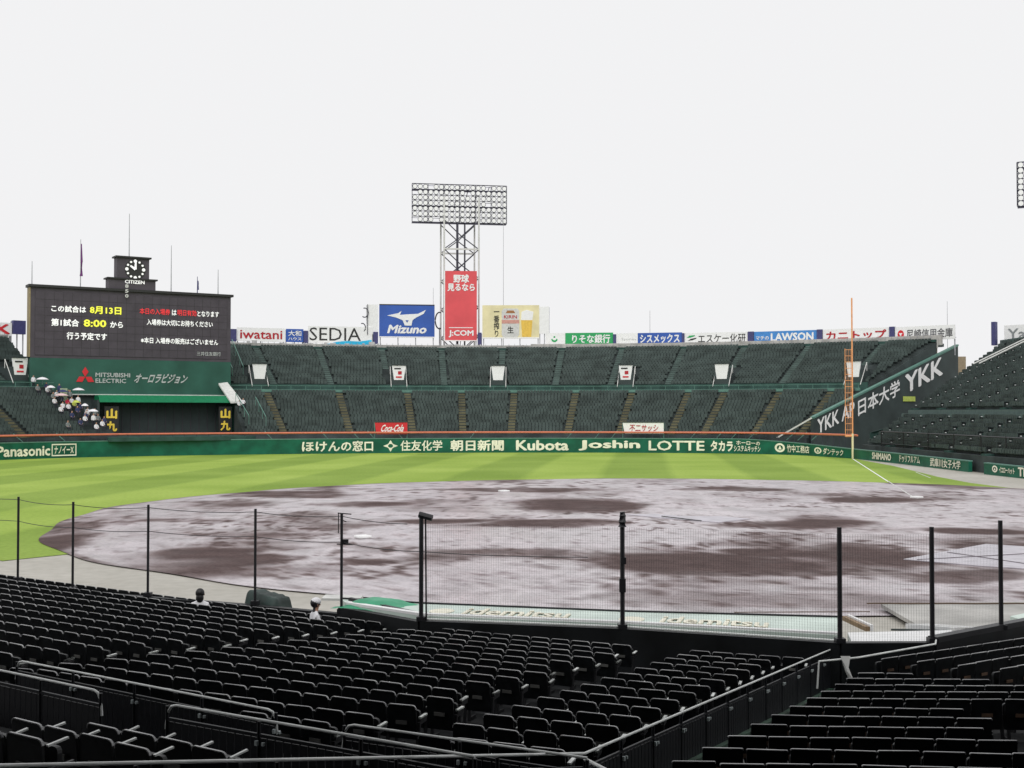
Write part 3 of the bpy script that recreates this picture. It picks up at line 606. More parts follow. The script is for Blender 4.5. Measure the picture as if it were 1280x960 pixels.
Sh([(.45+.16*math.cos(t), .5+.25*math.sin(t)) for t in np.linspace(math.pi, 2*math.pi, 12)]+[(.45+.10*math.cos(t), .55+.14*math.sin(t)) for t in np.linspace(2*math.pi, math.pi, 12)], M['green'], 'emblem'); Sh([(.45+.05*math.cos(t), .68+.08*math.sin(t)) for t in np.linspace(0, 6.28, 9)[:-1]], M['green'], 'emblem')
P_, Sh, s_ = sign('billboard', 6.64, 11.1, 16.85, 18.9, 'green billboard with white bank name', M['green']); P_('りそな銀行', .14, .94, .14, .86, M['white'], .03)
P_, Sh, s_ = sign('billboard', 11.4, 13.4, 16.75, 18.75, 'white billboard with tiny grey and blue lettering', M['white']); P_('Sysmex', .25, .95, .36, .6, M['silver'], .0)
P_, Sh, s_ = sign('billboard', 13.42, 17.5, 16.75, 18.75, 'deep blue billboard with white katakana', M['blue']); P_('シスメックス', .05, .95, .14, .88, M['white'], .035)
P_, Sh, s_ = sign('billboard', 17.75, 23.5, 16.6, 18.6, 'white billboard with black katakana and green stripes', M['white']); P_('エスケー化研', .22, .97, .14, .88, M['blackprint'], .005)
Sh([(.03, .60), (.10, .62), (.17, .75), (.17, .82), (.08, .78)], M['green'], 'emblem'); Sh([(.05, .36), (.13, .40), (.19, .52), (.19, .60), (.10, .52)], M['blackprint'], 'emblem')
P_, Sh, s_ = sign('billboard', 24.1, 29.7, 16.6, 18.55, 'light blue billboard with white slab serif capitals', M['lawblue']); P_('マチの', .03, .24, .3, .62, M['white'], .02); P_('LAWSON', .27, .95, .16, .84, M['white'], .04)
P_, Sh, s_ = sign('billboard', 30.24, 36.0, 16.5, 18.55, 'white billboard with bold dark red katakana', M['white']); P_('カニトップ', .05, .96, .14, .86, M['crimson'], .03)
P_, Sh, s_ = sign('billboard', 36.5, 41.5, 16.4, 18.5, 'white billboard with grey name and round red emblem', M['white']); P_('尼崎信用金庫', .20, .97, .14, .80, mat('dark grey print', (.12, .12, .13), .6), .012)
Sh([(.10+.055*math.cos(t), .45+.32*math.sin(t)) for t in np.linspace(0, 6.28, 17)[:-1]], M['red'], 'emblem'); Sh([(.07, .55), (.13, .55), (.10, .3)], M['white'], 'emblem_notch', .07)
P_, Sh, s_ = sign('billboard', 44.9, 51, 15.6, 18.2, 'white billboard over the right stand at the frame edge', M['white'], r=106, posts=False); P_('Yanmar', .05, .75, .2, .8, mat('grey print', (.25, .27, .28), .6), .01)
# dark blue gaps: end cabinets between the boards
for i, (t0, t1, lb) in enumerate([(-24.5, -23.9, 'by the red lowercase billboard'), (-17.8, -17.42, 'left of the thin black capitals'), (-11.4, -10.95, 'under the blank panel left of the blue billboard'), (-1.6, -1.25, 'left of the beer billboard'), (11.12, 11.38, 'right of the green billboard'), (17.52, 17.73, 'between blue and white katakana billboards'), (23.55, 24.05, 'left of the light blue billboard'), (29.73, 30.2, 'right of the light blue billboard'), (36.04, 36.46, 'right of the red katakana billboard'), (-42.9, -41.9, 'beside the red K billboard'), (44.55, 44.88, 'left of the billboard over the right stand')]):
    sgn = sign('sign_cabinet', t0, t1, 17.0 if t0 < 43 else 15.2, 19.0 if t0 < 0 else 18.6, 'dark blue steel cabinet '+lb, M['navy'], .8, posts=t0 < 43, cat='cabinet', grp='dark cabinets between the billboards')
# concrete blocks behind signs, right part of the stand top
tag(arc_mesh([(R3+1.0, 15.5), (R3+1.0, 17.0), (R3+1.6, 17.0), (R3+1.6, 15.5)], 3.4, 40.6, 'roof_parapet', M['conc'], st1))
b = MB(parent_world(st1))
t = -24.5
while t < 3.2:
    if random.random() < .75: h_ = random.uniform(.5, 1.3); b.box(cp(R3+1.8, t, 16.0+h_/2), random.uniform(.3, 1.1), .5, h_, -R(t))
    t += random.uniform(.45, .9)
b.build('service_boxes', M['plaster'], st1)['kind'] = 'stuff'
# two sponsor boards just above the wall
def small_board(s0, s1, z0, z1, label, face, txt, tm, bold, sh=.1):
    a = wallpt(s0)-walln(s0)*.9; c = wallpt(s1)-walln(s1)*.9; u = (c-a).normalized(); nf = Vector((u.y, -u.x, 0)); L = (c-a).length; m_ = (a+c)/2
    s = thing('sponsor_board', (m_.x, m_.y, 2), label, 'sign', 'sponsor boards over the wall')
    b = MB((m_.x, m_.y, 2)); b.prism([a+Vector((0, 0, z0))+u*.05*L, c+Vector((0, 0, z0)), c+Vector((0, 0, z1)), a+Vector((0, 0, z1))], -nf*.15); b.build('panel', face, s)
    b = MB((m_.x, m_.y, 2)); b.bar(a+Vector((0, 0, z1+.1))-nf*.07, c+Vector((0, 0, z1+.1))-nf*.07, .3, .15); b.build('cap', M['recess'], s)
    for q in (a, c): b = MB((m_.x, m_.y, 2)); b.bar(q+Vector((0, 0, 1.6))-nf*.3+nf*.0, q+Vector((0, 0, z1))-nf*.3, .12); b.build('post', M['wallcap'], s)
    text_on(txt, tm, s, a+u*(.16*L)+Vector((0, 0, z0+.2*(z1-z0))), u, .7*L, .62*(z1-z0), bold=bold, nrm=nf, shear=sh, lift=.04)
small_board(4.60, 5.12, 2.55, 4.15, 'red board with flowing white script standing over the wall', M['red'], 'Coca-Cola', M['white'], .03, .35)
small_board(8.58, 9.30, 2.6, 4.1, 'white board with dark red katakana standing over the wall', M['white'], '不二サッシ', M['crimson'], .01)

# ---------------------------------------------------------------- scoreboard
BO = Vector((-52.8, 166, 0)); BU = Vector((.843, .537, 0)).normalized(); BN = Vector((BU.y, -BU.x, 0)); BA = math.atan2(BU.y, BU.x)
def bp(w, z, d=0): return BO+BU*w+BN*d+Vector((0, 0, z))
sb = thing('scoreboard', BO, 'huge dark scoreboard with a stepped clock tower and Japanese screen messages', 'scoreboard')
def bbox(w0, w1, z0, z1, d0, d1, name, m, par=None):
    b = MB(BO); b.box(bp((w0+w1)/2, (z0+z1)/2, (d0+d1)/2), w1-w0, abs(d1-d0), z1-z0, BA); return b.build(name, m, par or sb)
bbox(-13.1, 14.3, 12.8, 22.2, -1.6, 0, 'screen_block', M['board'])
bbox(-12.5, 13.7, 13.2, 21.7, .002, .08, 'screen', mat('unlit display panel', (.074, .064, .078), .55, .10, .8, spec=.25))
b = MB(BO)
for k in range(1, 22): b.box(bp(-12.5+k*1.19, 17.45, .088), .025, .012, 8.5, BA)
for k in range(1, 8): b.box(bp(.6, 13.2+k*1.06, .09), 26.2, .012, .025, BA)
b.build('module_joints', M['blackprint'], sb)['kind'] = 'stuff'
bbox(-13.4, 14.6, 22.21, 22.55, -1.9, .35, 'cornice', M['blackprint'])
bbox(-13.25, -13.11, 12.9, 22.19, -1.5, .05, 'side_trim', mat('tan side trim', (.3, .24, .13), .7))
bbox(-3.0, 3.4, 22.552, 23.9, -1.7, .05, 'tower_base', M['board']); bbox(-3.25, 3.65, 23.902, 24.1, -1.9, .3, 'cornice', M['blackprint'])
bbox(-1.9, 2.5, 24.102, 26.9, -1.6, .05, 'tower_top', M['board']); bbox(-2.15, 2.75, 26.902, 27.12, -1.8, .35, 'cornice', M['blackprint'])
clk = bpy.data.objects.new('clock', None); COL.objects.link(clk); clk.parent = sb; clk.location = bp(.55, 25.35, .1)-BO
def cpart(pts, m, nm, d=.12):
    b = MB(bp(.55, 25.35, .1)); b.prism([bp(.55+x, 25.35+y, d) for x, y in pts], BN*.06); return b.build(nm, m, clk)
cpart([(1.4*math.cos(t), 1.4*math.sin(t)) for t in np.linspace(0, 6.283, 25)[:-1]], M['blackprint'], 'dial', .06)
for k in range(12):
    a = R(30*k); rr_ = .34 if k % 3 == 0 else .22
    cpart([(1.15*math.sin(a)+rr_*math.cos(t)*.7, 1.15*math.cos(a)+rr_*math.sin(t)*.7) for t in np.linspace(0, 6.283, 9)[:-1]], M['screenwhite'], 'hour_mark', .13)
def hand(ang, ln, w):
    a = R(ang); s_, c = math.sin(a), math.cos(a); return [(-w*c, w*s_), (w*c, -w*s_), (ln*s_+w*.6*c, ln*c-w*.6*s_), (ln*s_-w*.6*c, ln*c+w*.6*s_)]
cpart(hand(2, 1.15, .16), M['screenwhite'], 'minute_hand', .2); cpart(hand(-55, .85, .18), M['screenwhite'], 'hour_hand', .2)
def btext(t, w0, w1, z0, z1, m, bold=.03, d=.1, nm='lettering'):
    o = text_on(t, m, sb, bp(w0, z0, d), BU, w1-w0, z1-z0, bold=bold, lift=.03, nrm=BN, name=nm); o['label'] = 'lettering reading '+t.replace('\n', ' '); return o
btext('CITIZEN', -.85, 1.85, 23.35, 23.85, M['screenwhite'], .03)
for i, c in enumerate('850'): btext(c, -.9, -.42, 22.7-.68*i, 23.2-.68*i, M['offwhite'], .04, .42)
W_, Y_, R_ = M['screenwhite'], M['screenyellow'], M['screenred']
btext('この試合は', -10.5, -6.0, 19.0, 19.9, W_); btext('8月13日', -5.5, -1.3, 18.95, 20.0, Y_)
btext('第1試合', -10.5, -6.9, 17.1, 18.1, W_); btext('8:00', -6.3, -3.3, 17.15, 18.15, Y_); btext('から', -2.8, -1.05, 17.15, 18.0, W_)
btext('行う予定です', -8.5, -3.2, 15.35, 16.35, W_)
btext('本日の入場券', 1.2, 5.45, 19.2, 20.05, R_, .012); btext('は', 5.7, 6.35, 19.2, 20.0, W_, .02); btext('明日有効', 6.5, 9.2, 19.2, 20.05, R_, .012); btext('となります', 9.35, 12.5, 19.2, 20.0, W_, .02)
btext('入場券は大切にお持ちください', 2.2, 11.6, 17.7, 18.55, W_, .02)
btext('※本日 入場券の販売はございません', 1.4, 12.4, 15.15, 16.0, W_, .02)
btext('三井住友銀行', 9.3, 12.8, 13.6, 14.2, M['silver'], .01)
bbox(-13.1, 14.3, 7.9, 12.79, -1.6, .12, 'green_panel', M['boardgreen'])
def diamond(cx_, cz, ang):
    a = R(ang); L_, Wd = 1.35, .42; dx, dz = math.sin(a), math.cos(a); ex, ez = dz, -dx
    b = MB(BO); b.prism([bp(cx_, cz, .14), bp(cx_+dx*L_/2+ex*Wd, cz+dz*L_/2+ez*Wd, .14), bp(cx_+dx*L_, cz+dz*L_, .14), bp(cx_+dx*L_/2-ex*Wd, cz+dz*L_/2-ez*Wd, .14)], BN*.06); b.build('red_diamond', M['red'], sb)
for an in (0, 120, 240): diamond(-6.05, 10.35, an)
btext('MITSUBISHI', -4.7, -.05, 10.35, 10.95, M['silver'], .02, .13); btext('ELECTRIC', -4.7, -.6, 9.55, 10.15, M['silver'], .02, .13)
o = text_on('オーロラビジョン', M['silver'], sb, bp(.4, 9.6, .13), BU, 7.3, 1.35, bold=.03, nrm=BN, shear=.35)
bbox(-8.5, 14.2, 7.9, 8.02, .13, .35, 'ledge', M['offwhite'])
b = MB(BO); b.prism([bp(-4.8, 7.88, .1), bp(-4.8, 7.88, 2.2), bp(-4.8, 6.9, 3.2), bp(-4.8, 6.9, .1)], BU*19.5); b.build('awning', M['brightgreen'], sb)
bbox(-9.5, 14.3, 0, 7.88, -5, -.4, 'shutter_wall', M['recess'])
for k in range(16):
    bbox(-4.6+k*1.2, -4.54+k*1.2, 2.4, 6.9, -.395, -.32, 'shutter_joint', M['board'])
# yard and side walls below the board, down to the field wall
a0 = wallpt(1.2)-walln(1.2)*.45; a1 = wallpt(3.0)-walln(3.0)*.45
b = MB(BO); b.prism([bp(-4.2, 1.9, -.4), bp(14.3, 1.9, -.4), (a1.x, a1.y, 1.9), (a0.x+2, a0.y, 1.9)], (0, 0, .5)); b.build('forecourt', M['concgreen'], sb)
for w0, nm in ((-4.9, 'side_wall'), (14.3, 'side_wall')):
    b = MB(BO); b.box(bp(w0, 3.6, 1.2), .3, 3.2, 7.2, BA); b.build(nm, M['recess'] if w0 < 0 else M['paintgreen'], sb)
for w0 in (-3.95, 11.85):
    s = thing('sign_box', bp(w0, 3, 2.6), '%s upright sign with two yellow characters under the scoreboard' % ('left' if w0 < 0 else 'right'), 'sign', 'paired yellow character signs')
    b = MB(bp(w0, 3, 2.6)); b.box(bp(w0+.85, 4.5, 2.45), 1.9, .2, 3.7, BA); b.build('panel', M['blackprint'], s)
    b = MB(bp(w0, 3, 2.6)); b.box(bp(w0+.85, 2.5, 2.3), .3, .3, 1.8, BA); b.build('post', M['black'], s)
    for i, c in enumerate('山九'): text_on(c, M['signyellow'], s, bp(w0+.12, 4.65-1.7*i, 2.56), BU, 1.45, 1.4, bold=.05, nrm=BN)
# flag poles and masts
for i, (w0, h, fl, lb) in enumerate([(-12.8, 25.7, 0, 'short bare mast at the left end of the scoreboard'), (-6.56, 29.1, 1, 'flag pole with a furled purple flag on the scoreboard'), (-.05, 33.2, 0, 'tallest thin mast standing over the clock'), (5.84, 29.2, 0, 'bare flag pole right of the clock tower'), (9.62, 25.0, 1, 'short mast with dark head on the right half of the scoreboard'), (12.66, 26.2, 0, 'thin mast at the right end of the scoreboard')]):
    z0 = 27.12 if i == 2 else 22.55; base_ = bp(w0, z0, -.8); f = thing('flag_pole', base_, lb, 'mast', 'masts on the scoreboard')
    b = MB(base_); b.tube([base_, bp(w0, h, -.8)], .075, 6, .04); b.build('pole', M['steel'] if i != 4 else M['navy'], f)
    if fl: b = MB(base_); b.tube([bp(w0+.1, h-(5 if i == 1 else 1.9), -.8), bp(w0+.14, h-3, -.8) if i == 1 else bp(w0+.1, h-1, -.8), bp(w0+.08, h-.6, -.8)], .22 if i == 1 else .14, 6, .08); b.build('furled_flag', mat('furled purple cloth', (.14, .03, .16), .8) if i == 1 else M['navy'], f)
f = thing('leaning_mast', cp(108, -42.9, 0), 'dark leaning mast behind the red K billboard', 'mast'); b = MB(cp(108, -42.9, 0)); q = cp(108, -42.9, 0); b.tube([q, q+Vector((-.6, 0, 18)), q+Vector((-1.9, 0, 25.3))], .2, 7, .16); b.build('pole', M['navy'], f); b = MB(q); b.tube([q+Vector((-1.9, 0, 25.3)), q+Vector((-1.95, 0, 26))], .32, 8); b.build('head', M['navy'], f)
# thin antennas on the skyline
for i, (x, y, z0, z1, lb) in enumerate([(-1.5, 208, 14, 44, 'hair thin antenna right of the light tower'), (23, 200, 16, 22.5, 'thin antenna behind the small white billboard'), (66.8, 184, 12, 22.6, 'thin antenna near the right end of the outfield billboards'), (-13.6, 207, 16, 27, 'thin antenna left of the light tower')]):
    b = MB((x, y, z0)); b.tube([(x, y, z0), (x, y, z1)], .05, 5, .03); tag(b.build('antenna', M['steel']), lb, 'antenna', 'antennas on the skyline')
# curly dark steel scrolls left of the blue billboard
b = MB(cp(103, -12.4, 19)); c0 = cp(103, -12.2, 19)
for dx, dz, rr_ in ((-.4, .7, .55), (0, 3.2, .6)):
    b.tube([c0+Vector((dx+rr_*math.cos(t), 0, dz+rr_*1.3*math.sin(t))) for t in np.linspace(-2.2, 1.9, 12)], .09, 5)
b.bar(c0+Vector((.5, 0, -.5)), c0+Vector((.5, 0, 4.6)), .1); tag(b.build('scroll_frame', M['darksteel']), 'small curled dark steel frame left of the blue billboard', 'sign frame')
b = MB(cp(104, -5.3, 20)); c0 = cp(104, -5.2, 19.5)
b.tube([c0+Vector((.7*math.cos(t), 0, 1.6+1.4*math.sin(t))) for t in np.linspace(1.2, 5.1, 14)], .12, 5); b.bar(c0+Vector((0, 0, -3)), c0+Vector((0, 0, .4)), .12)
tag(b.build('hoop_frame', M['darksteel']), 'dark open hoop between blue billboard and red banner', 'sign frame')

# ---------------------------------------------------------------- floodlight towers
def light_tower(base, rz, pw, zb, cols, rows, label, leg_w, dz, legs=True):
    B = Vector(base); t = thing('light_tower', B, label, 'light tower', 'floodlight towers'); ux = Vector((math.cos(rz), math.sin(rz), 0)); fy = Vector((math.sin(rz), -math.cos(rz), 0))
    P = lambda x, z, d=0: B+ux*x+fy*d+Vector((0, 0, z)); h = rows*dz
    if legs:
        for sx in (-1, 1):
            for d in (-leg_w, leg_w):
                b = MB(B); b.tube([P(sx*leg_w, 0, d), P(sx*leg_w, zb+h*.6, d)], .15, 8); b.build('leg', M['offwhite'] , t)
        b = MB(B); b.box(P(-.4, (zb)/2, 0), .25, 1.6, zb, rz); b.box(P(.9, zb/2, 0), .15, 1.2, zb, rz); b.build('ladder_shaft', M['darksteel'], t)
        z = zb
        while z > 6:
            z1 = z-5.0
            for d in (-leg_w, leg_w):
                for (xa, za, xb, zc) in ((-leg_w, z, 0, z1+2.2), (leg_w, z, 0, z1+2.2), (0, z1+2.2, -leg_w, z1), (0, z1+2.2, leg_w, z1)):
                    b = MB(B); b.bar(P(xa, za, d), P(xb, zc, d), .16); b.build('brace', M['darksteel'], t)
                b = MB(B); b.bar(P(-leg_w, z1, d), P(leg_w, z1, d), .3, .26); b.build('crossbeam', M['offwhite'], t)
            z = z1
    fr = MB(B); st_ = pw/cols
    for i in range(rows+1): fr.bar(P(-pw/2, zb+i*dz, .1), P(pw/2, zb+i*dz, .1), .13 if i in (0, rows) else .09)
    for i in range(0, cols+1, 3): fr.bar(P(-pw/2+i*st_, zb, .1), P(-pw/2+i*st_, zb+h, .1), .11)
    frame_ = fr.build('frame', M['darksteel'], t)
    b = MB(B)
    for zz_ in (0, int(rows*.45), rows-1): b.box(P(0, zb+zz_*dz-.03, -.7), pw, 1.2, .12, rz); b.bar(P(-pw/2, zb+zz_*dz+.9, -1.25), P(pw/2, zb+zz_*dz+.9, -1.25), .07)
    b.build('catwalk', mat('blue grey grating', (.09, .09, .2), .6), t)
    b = MB(B)
    for k in range(5): b.bar(P(-leg_w+k*leg_w*.5, zb, -.4), P(-leg_w*.6+k*leg_w*.6, zb+h, -1.1), .1)
    b.build('brace', M['darksteel'], t)
    lm = None
    for i in range(cols):
        for j in range(rows):
            if random.random() < .03: continue
            c = P(-pw/2+(i+.5)*st_, zb+(j+.5)*dz, .1)
            if lm is None:
                q = MB((0, 0, 0)); rad = .44; a = [(rad*math.cos(k*math.pi/5), rad*math.sin(k*math.pi/5)) for k in range(10)]; F2 = fy; U = ux
                fr_ = [U*x+Vector((0, 0, z))+F2*.32+Vector((0, 0, -.06)) for x, z in a]; bk = [U*x*.35+Vector((0, 0, z*.35))-F2*.2 for x, z in a]; fi = [U*x*.8+Vector((0, 0, z*.8-.06))+F2*.33 for x, z in a]
                q.cur = 0; q.add(fr_+bk, [(k, (k+1) % 10, 10+(k+1) % 10, 10+k) for k in range(10)]+[tuple(reversed(range(10, 20)))]); q.add(fr_+fi, [(k, (k+1) % 10, 10+(k+1) % 10, 10+k) for k in range(10)]); q.cur = 1; q.add(fi, [tuple(range(10))])
                lo = q.build('lamp', [M['darksteel'], M['lampglass']], t); lm = lo.data
            else: lo = bpy.data.objects.new('lamp', lm); COL.objects.link(lo); lo.parent = t
            lo.location = c-B
    return t
light_tower((-9.15, 209, 0), R(9), 16.6, 38.6, 18, 7, 'tall floodlight tower rising above the red banner', 3.0, .95)
light_tower((80.0, 165, 0), R(-25), 19, 34.6, 20, 8, 'floodlight tower at the right edge of the sky', 3.0, .78)

# ---------------------------------------------------------------- foul pole
fp = thing('foul_pole', (40.84, 144.1, 0), 'tall orange foul pole with a ladder like net at the right end of the wall', 'foul pole')
def fpt(pts, r, nm, m, n=8): b = MB((40.84, 144.1, 0)); b.tube([(40.84+x, 144.1, z) for x, z in pts], r, n); return b.build(nm, m, fp)
fpt([(0, 0), (0, 3)], .13, 'pole_base', M['poleyellow']); fpt([(0, 3), (0, 19.3)], .095, 'pole', M['poleorange'])
fpt([(-.85, 2.6), (-.85, 13.2)], .045, 'side_bar', M['poleorange'])
for k in range(15): fpt([(-.88, 2.7+k*.74), (0, 2.7+k*.74)], .035 if k else .12, 'rung', M['poleorange'], 6)
for k in range(3): fpt([(-.22-.2*k, 2.7), (-.22-.2*k, 13.1)], .016, 'net_wire', M['poleorange'], 4)

# ---------------------------------------------------------------- far townscape bits behind the stands
b = MB((68, 192, 0)); b.box((70.5, 196, 7.2), 5, 6, 14.6); b.box((67.2, 193, 8.4), 1.4, 3, 16.8)
tw = thing('building', (70, 196, 0), 'small brown and grey block seen in the gap between the two stands', 'building'); b.build('wall', mat('tan block wall', (.3, .24, .16), .8), tw)
b = MB((67, 190, 14)); b.box((67.4, 191.4, 16.2), 2.6, 1.2, .5); b.build('roof', M['recess'], tw)
for i, (x, y, z, s_) in enumerate([(77, 200, 10.6, 2.6), (73.5, 203, 10.0, 2.2), (81, 202, 11.6, 2.0)]):
    tr = thing('tree', (x, y, 0), ['rounded dull green tree in the gap between the stands', 'lower bush like tree beside the brown block', 'small tree touching the right stand skyline'][i], 'tree')
    b = MB((x, y, 0)); b.tube([(x, y, 0), (x+.2, y, z-s_*.3)], .3, 7, .15); b.bar((x+.1, y, z-s_*1.2), (x+1, y, z), .12); b.build('trunk', M['wood'], tr)
    b = MB((x, y, 0))
    for k in range(420):
        d = Vector(RNG.normal(size=3)); d = d.normalized()*s_*(.45+.6*RNG.rand()); c = Vector((x, y, z))+Vector((d.x*1.1, d.y*1.1, d.z*.8))
        a_ = Vector(RNG.normal(size=3)).normalized()*.3; e_ = a_.cross(Vector(RNG.normal(size=3))).normalized()*.2
        b.poly([c-a_, c+e_, c+a_, c-e_])
    b.build('crown', M['leaf'], tr)

# ================================================================ near side: stand, net, dugout
FRONT = [(-20.6, 40.4), (-14.9, 36.35), (-8.2, 31.85), (-3.1, 28.5), (-.2, 27.0), (2.6, 25.65), (4.3, 24.95), (6.5, 24.15)]   # line of the front row
FV = [Vector((*p, 0)) for p in FRONT]
FN = []
for i in range(len(FV)):
    d = (FV[min(i+1, len(FV)-1)]-FV[max(i-1, 0)]).normalized(); FN.append(Vector((d.y, -d.x, 0)))    # towards the rear
FN[0] = FN[1]
def front_poly(v): return [p+n*v for p, n in zip(FV, FN)]
def z_floor(v): return -.15+.095*v
FA, FB, FC, FD = Vector((-13.5, 22.05, 0)), Vector((-2.89, 14.8, 0)), Vector((-1.97, 14.2, 0)), Vector((.75, 12.9, 0))
def fence_y(x): return FA.y+(FB.y-FA.y)*(x-FA.x)/(FB.x-FA.x) if x < -2.4 else FC.y+(FD.y-FC.y)*(x-FC.x)/(FD.x-FC.x)
def side_x(y): return .60+.5*(y-13.1)          # foot of the side fence
# terraces under the seats
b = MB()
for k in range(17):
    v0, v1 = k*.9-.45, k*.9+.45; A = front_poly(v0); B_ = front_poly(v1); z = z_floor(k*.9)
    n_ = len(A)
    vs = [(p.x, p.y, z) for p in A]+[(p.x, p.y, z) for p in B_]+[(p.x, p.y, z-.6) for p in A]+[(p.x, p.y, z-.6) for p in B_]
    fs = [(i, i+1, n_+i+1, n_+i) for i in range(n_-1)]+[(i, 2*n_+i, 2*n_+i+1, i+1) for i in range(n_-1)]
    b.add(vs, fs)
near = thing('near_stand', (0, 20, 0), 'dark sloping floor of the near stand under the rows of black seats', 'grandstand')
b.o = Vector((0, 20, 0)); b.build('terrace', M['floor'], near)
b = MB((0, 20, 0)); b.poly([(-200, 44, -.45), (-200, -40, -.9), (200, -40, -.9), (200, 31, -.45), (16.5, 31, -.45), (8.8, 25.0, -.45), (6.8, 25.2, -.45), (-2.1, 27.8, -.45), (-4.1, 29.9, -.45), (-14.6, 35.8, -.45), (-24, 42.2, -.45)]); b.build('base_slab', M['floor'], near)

# ---- one seat of each kind: local x along the row, y towards the field, origin on the floor
def seat_proto(kind):
    org = Vector((0, 0, 0)); t = thing('folding_seat', (0, 0, 0), 'black folding seat', 'seat'); w = {'round': .215, 'flat': .232, 'rear': .225}[kind]
    rc = .055 if kind != 'flat' else .02
    def outline(w_, z0, z1, r_): return [(-w_, z0), (w_, z0)]+[(w_-r_+r_*math.cos(a), z1-r_+r_*math.sin(a)) for a in np.linspace(0, math.pi/2, 4)]+[(-w_+r_+r_*math.cos(a), z1-r_+r_*math.sin(a)) for a in np.linspace(math.pi/2, math.pi, 4)]
    def yb(z): return -.10*(z-.35)                      # the back leans towards the rear
    b = MB(); pts = outline(w, .33, .80, rc); n_ = len(pts)
    fr_ = [(x, yb(z)+.012-.03*math.cos(x/w*1.3), z) for x, z in pts]; bk = [(x, yb(z)-.010-.03*math.cos(x/w*1.3), z) for x, z in pts]
    b.add(fr_+bk, [tuple(range(n_)), tuple(reversed(range(n_, 2*n_)))]+[(i, n_+i, n_+(i+1) % n_, (i+1) % n_) for i in range(n_)]); b.build('backrest', M['seat'], t)
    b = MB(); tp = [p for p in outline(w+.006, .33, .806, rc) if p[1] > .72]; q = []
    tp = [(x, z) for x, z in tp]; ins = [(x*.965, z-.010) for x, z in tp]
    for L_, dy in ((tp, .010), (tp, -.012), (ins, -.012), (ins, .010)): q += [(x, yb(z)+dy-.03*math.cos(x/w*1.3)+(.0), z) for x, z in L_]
    m_ = len(tp); b.add(q, [(i+a*m_, i+1+a*m_, i+1+((a+1) % 4)*m_, i+((a+1) % 4)*m_) for a in range(4) for i in range(m_-1)]); b.build('edge_highlight', M['edge'], t)  # pale strip paints the sky highlight along the top of the back
    b = MB(); b.box((0, yb(.54)-.045, .56), .17, .012, .052); b.build('number_plate', M['platebrown'] if kind == 'flat' else M['plate'], t)
    b = MB(); b.add([(x*.93, .09+.05*(z-.36), z) for x, z in outline(w, .34, .70, .05)]+[(x*.93, .135+.05*(z-.36), z) for x, z in outline(w, .34, .70, .05)], [tuple(range(n_)), tuple(reversed(range(n_, 2*n_)))]+[(i, n_+i, n_+(i+1) % n_, (i+1) % n_) for i in range(n_)]); b.build('seat_pan', M['seatpan'], t)
    b = MB(); b.bar((w+.012, -.03, 0), (w+.012, .02, .56), .03, .05); b.bar((w+.012, .02, .54), (w+.012, .24, .56), .028, .04); b.bar((w+.012, -.02, .03), (w+.012, .20, .03), .03, .04); b.build('leg', M['leg'], t)
    b = MB(); s_ = 1.0 if kind == 'rear' else .8
    b.add([(w-.005, .03, .575), (w+.035, .03, .575), (w+.035, .03+.26*s_, .585), (w-.005, .03+.26*s_, .585), (w-.005, .03, .598), (w+.035, .03, .598), (w+.035, .03+.26*s_, .61), (w-.005, .03+.26*s_, .61)], [(3, 2, 1, 0), (4, 5, 6, 7), (0, 1, 5, 4), (1, 2, 6, 5), (2, 3, 7, 6), (3, 0, 4, 7)])
    
    if kind == 'rear': b = MB(); b.bar((w+.015, -.02, .745), (w+.025, .17, .775), .028, .016)
    b.build('armrest', M['arm'] if kind == 'rear' else M['leg'], t)
    e = bpy.data.objects.new('armrest_cap', None); bpy.data.objects.remove(e)
    return t
PROTO = {k: seat_proto(k) for k in ('round', 'flat', 'rear')}
b = MB(); b.bar((.232, .04, .62), (.232, .24, .632), .045, .02); CAPM = b.build('armrest_cap', M['arm']); CAPMESH = CAPM.data; bpy.data.objects.remove(CAPM)
SEATS = []      # kind, x, y, z, angle, end-of-row, row name, position in the row, side counted from
def add_row(kind, P, z, pitch, block, rown, keep, cap_at_gap=True, counted='its left end'):
    """seats along polyline P (left to right)"""
    seg = [(a, c, (c-a).length) for a, c in zip(P, P[1:])]; tot = sum(x[2] for x in seg); d = pitch/2; run = []
    while d < tot:
        q = d
        for a, c, L_ in seg:
            if q <= L_: break
            q -= L_
        p = a+(c-a)*(q/L_); u = (c-a).normalized()
        ang = math.atan2(u.y, u.x)
        run.append((p, ang, keep(p, d))); d += pitch
    cnt = 0
    for i, (p, ang, k) in enumerate(run):
        if not k: cnt = 0; continue
        cnt += 1; end = cap_at_gap and (i+1 == len(run) or not run[i+1][2])
        SEATS.append([kind, p.x, p.y, z, ang, end, block, rown, cnt])
ORD = ['', 'first', 'second', 'third', 'fourth', 'fifth', 'sixth', 'seventh', 'eighth', 'ninth', 'tenth', 'eleventh', 'twelfth', 'thirteenth', 'fourteenth', 'fifteenth', 'sixteenth', 'seventeenth', 'eighteenth', 'nineteenth', 'twentieth']
ORD += ['twenty-'+o for o in ORD[1:10]]+['thirtieth']+['thirty-'+o for o in ORD[1:10]]+['fortieth']+['forty-'+o for o in ORD[1:10]]
def lerp_pt(P, f):                                   # f counts base vertices
    i = min(int(f), len(P)-2); return P[i].lerp(P[i+1], f-i)
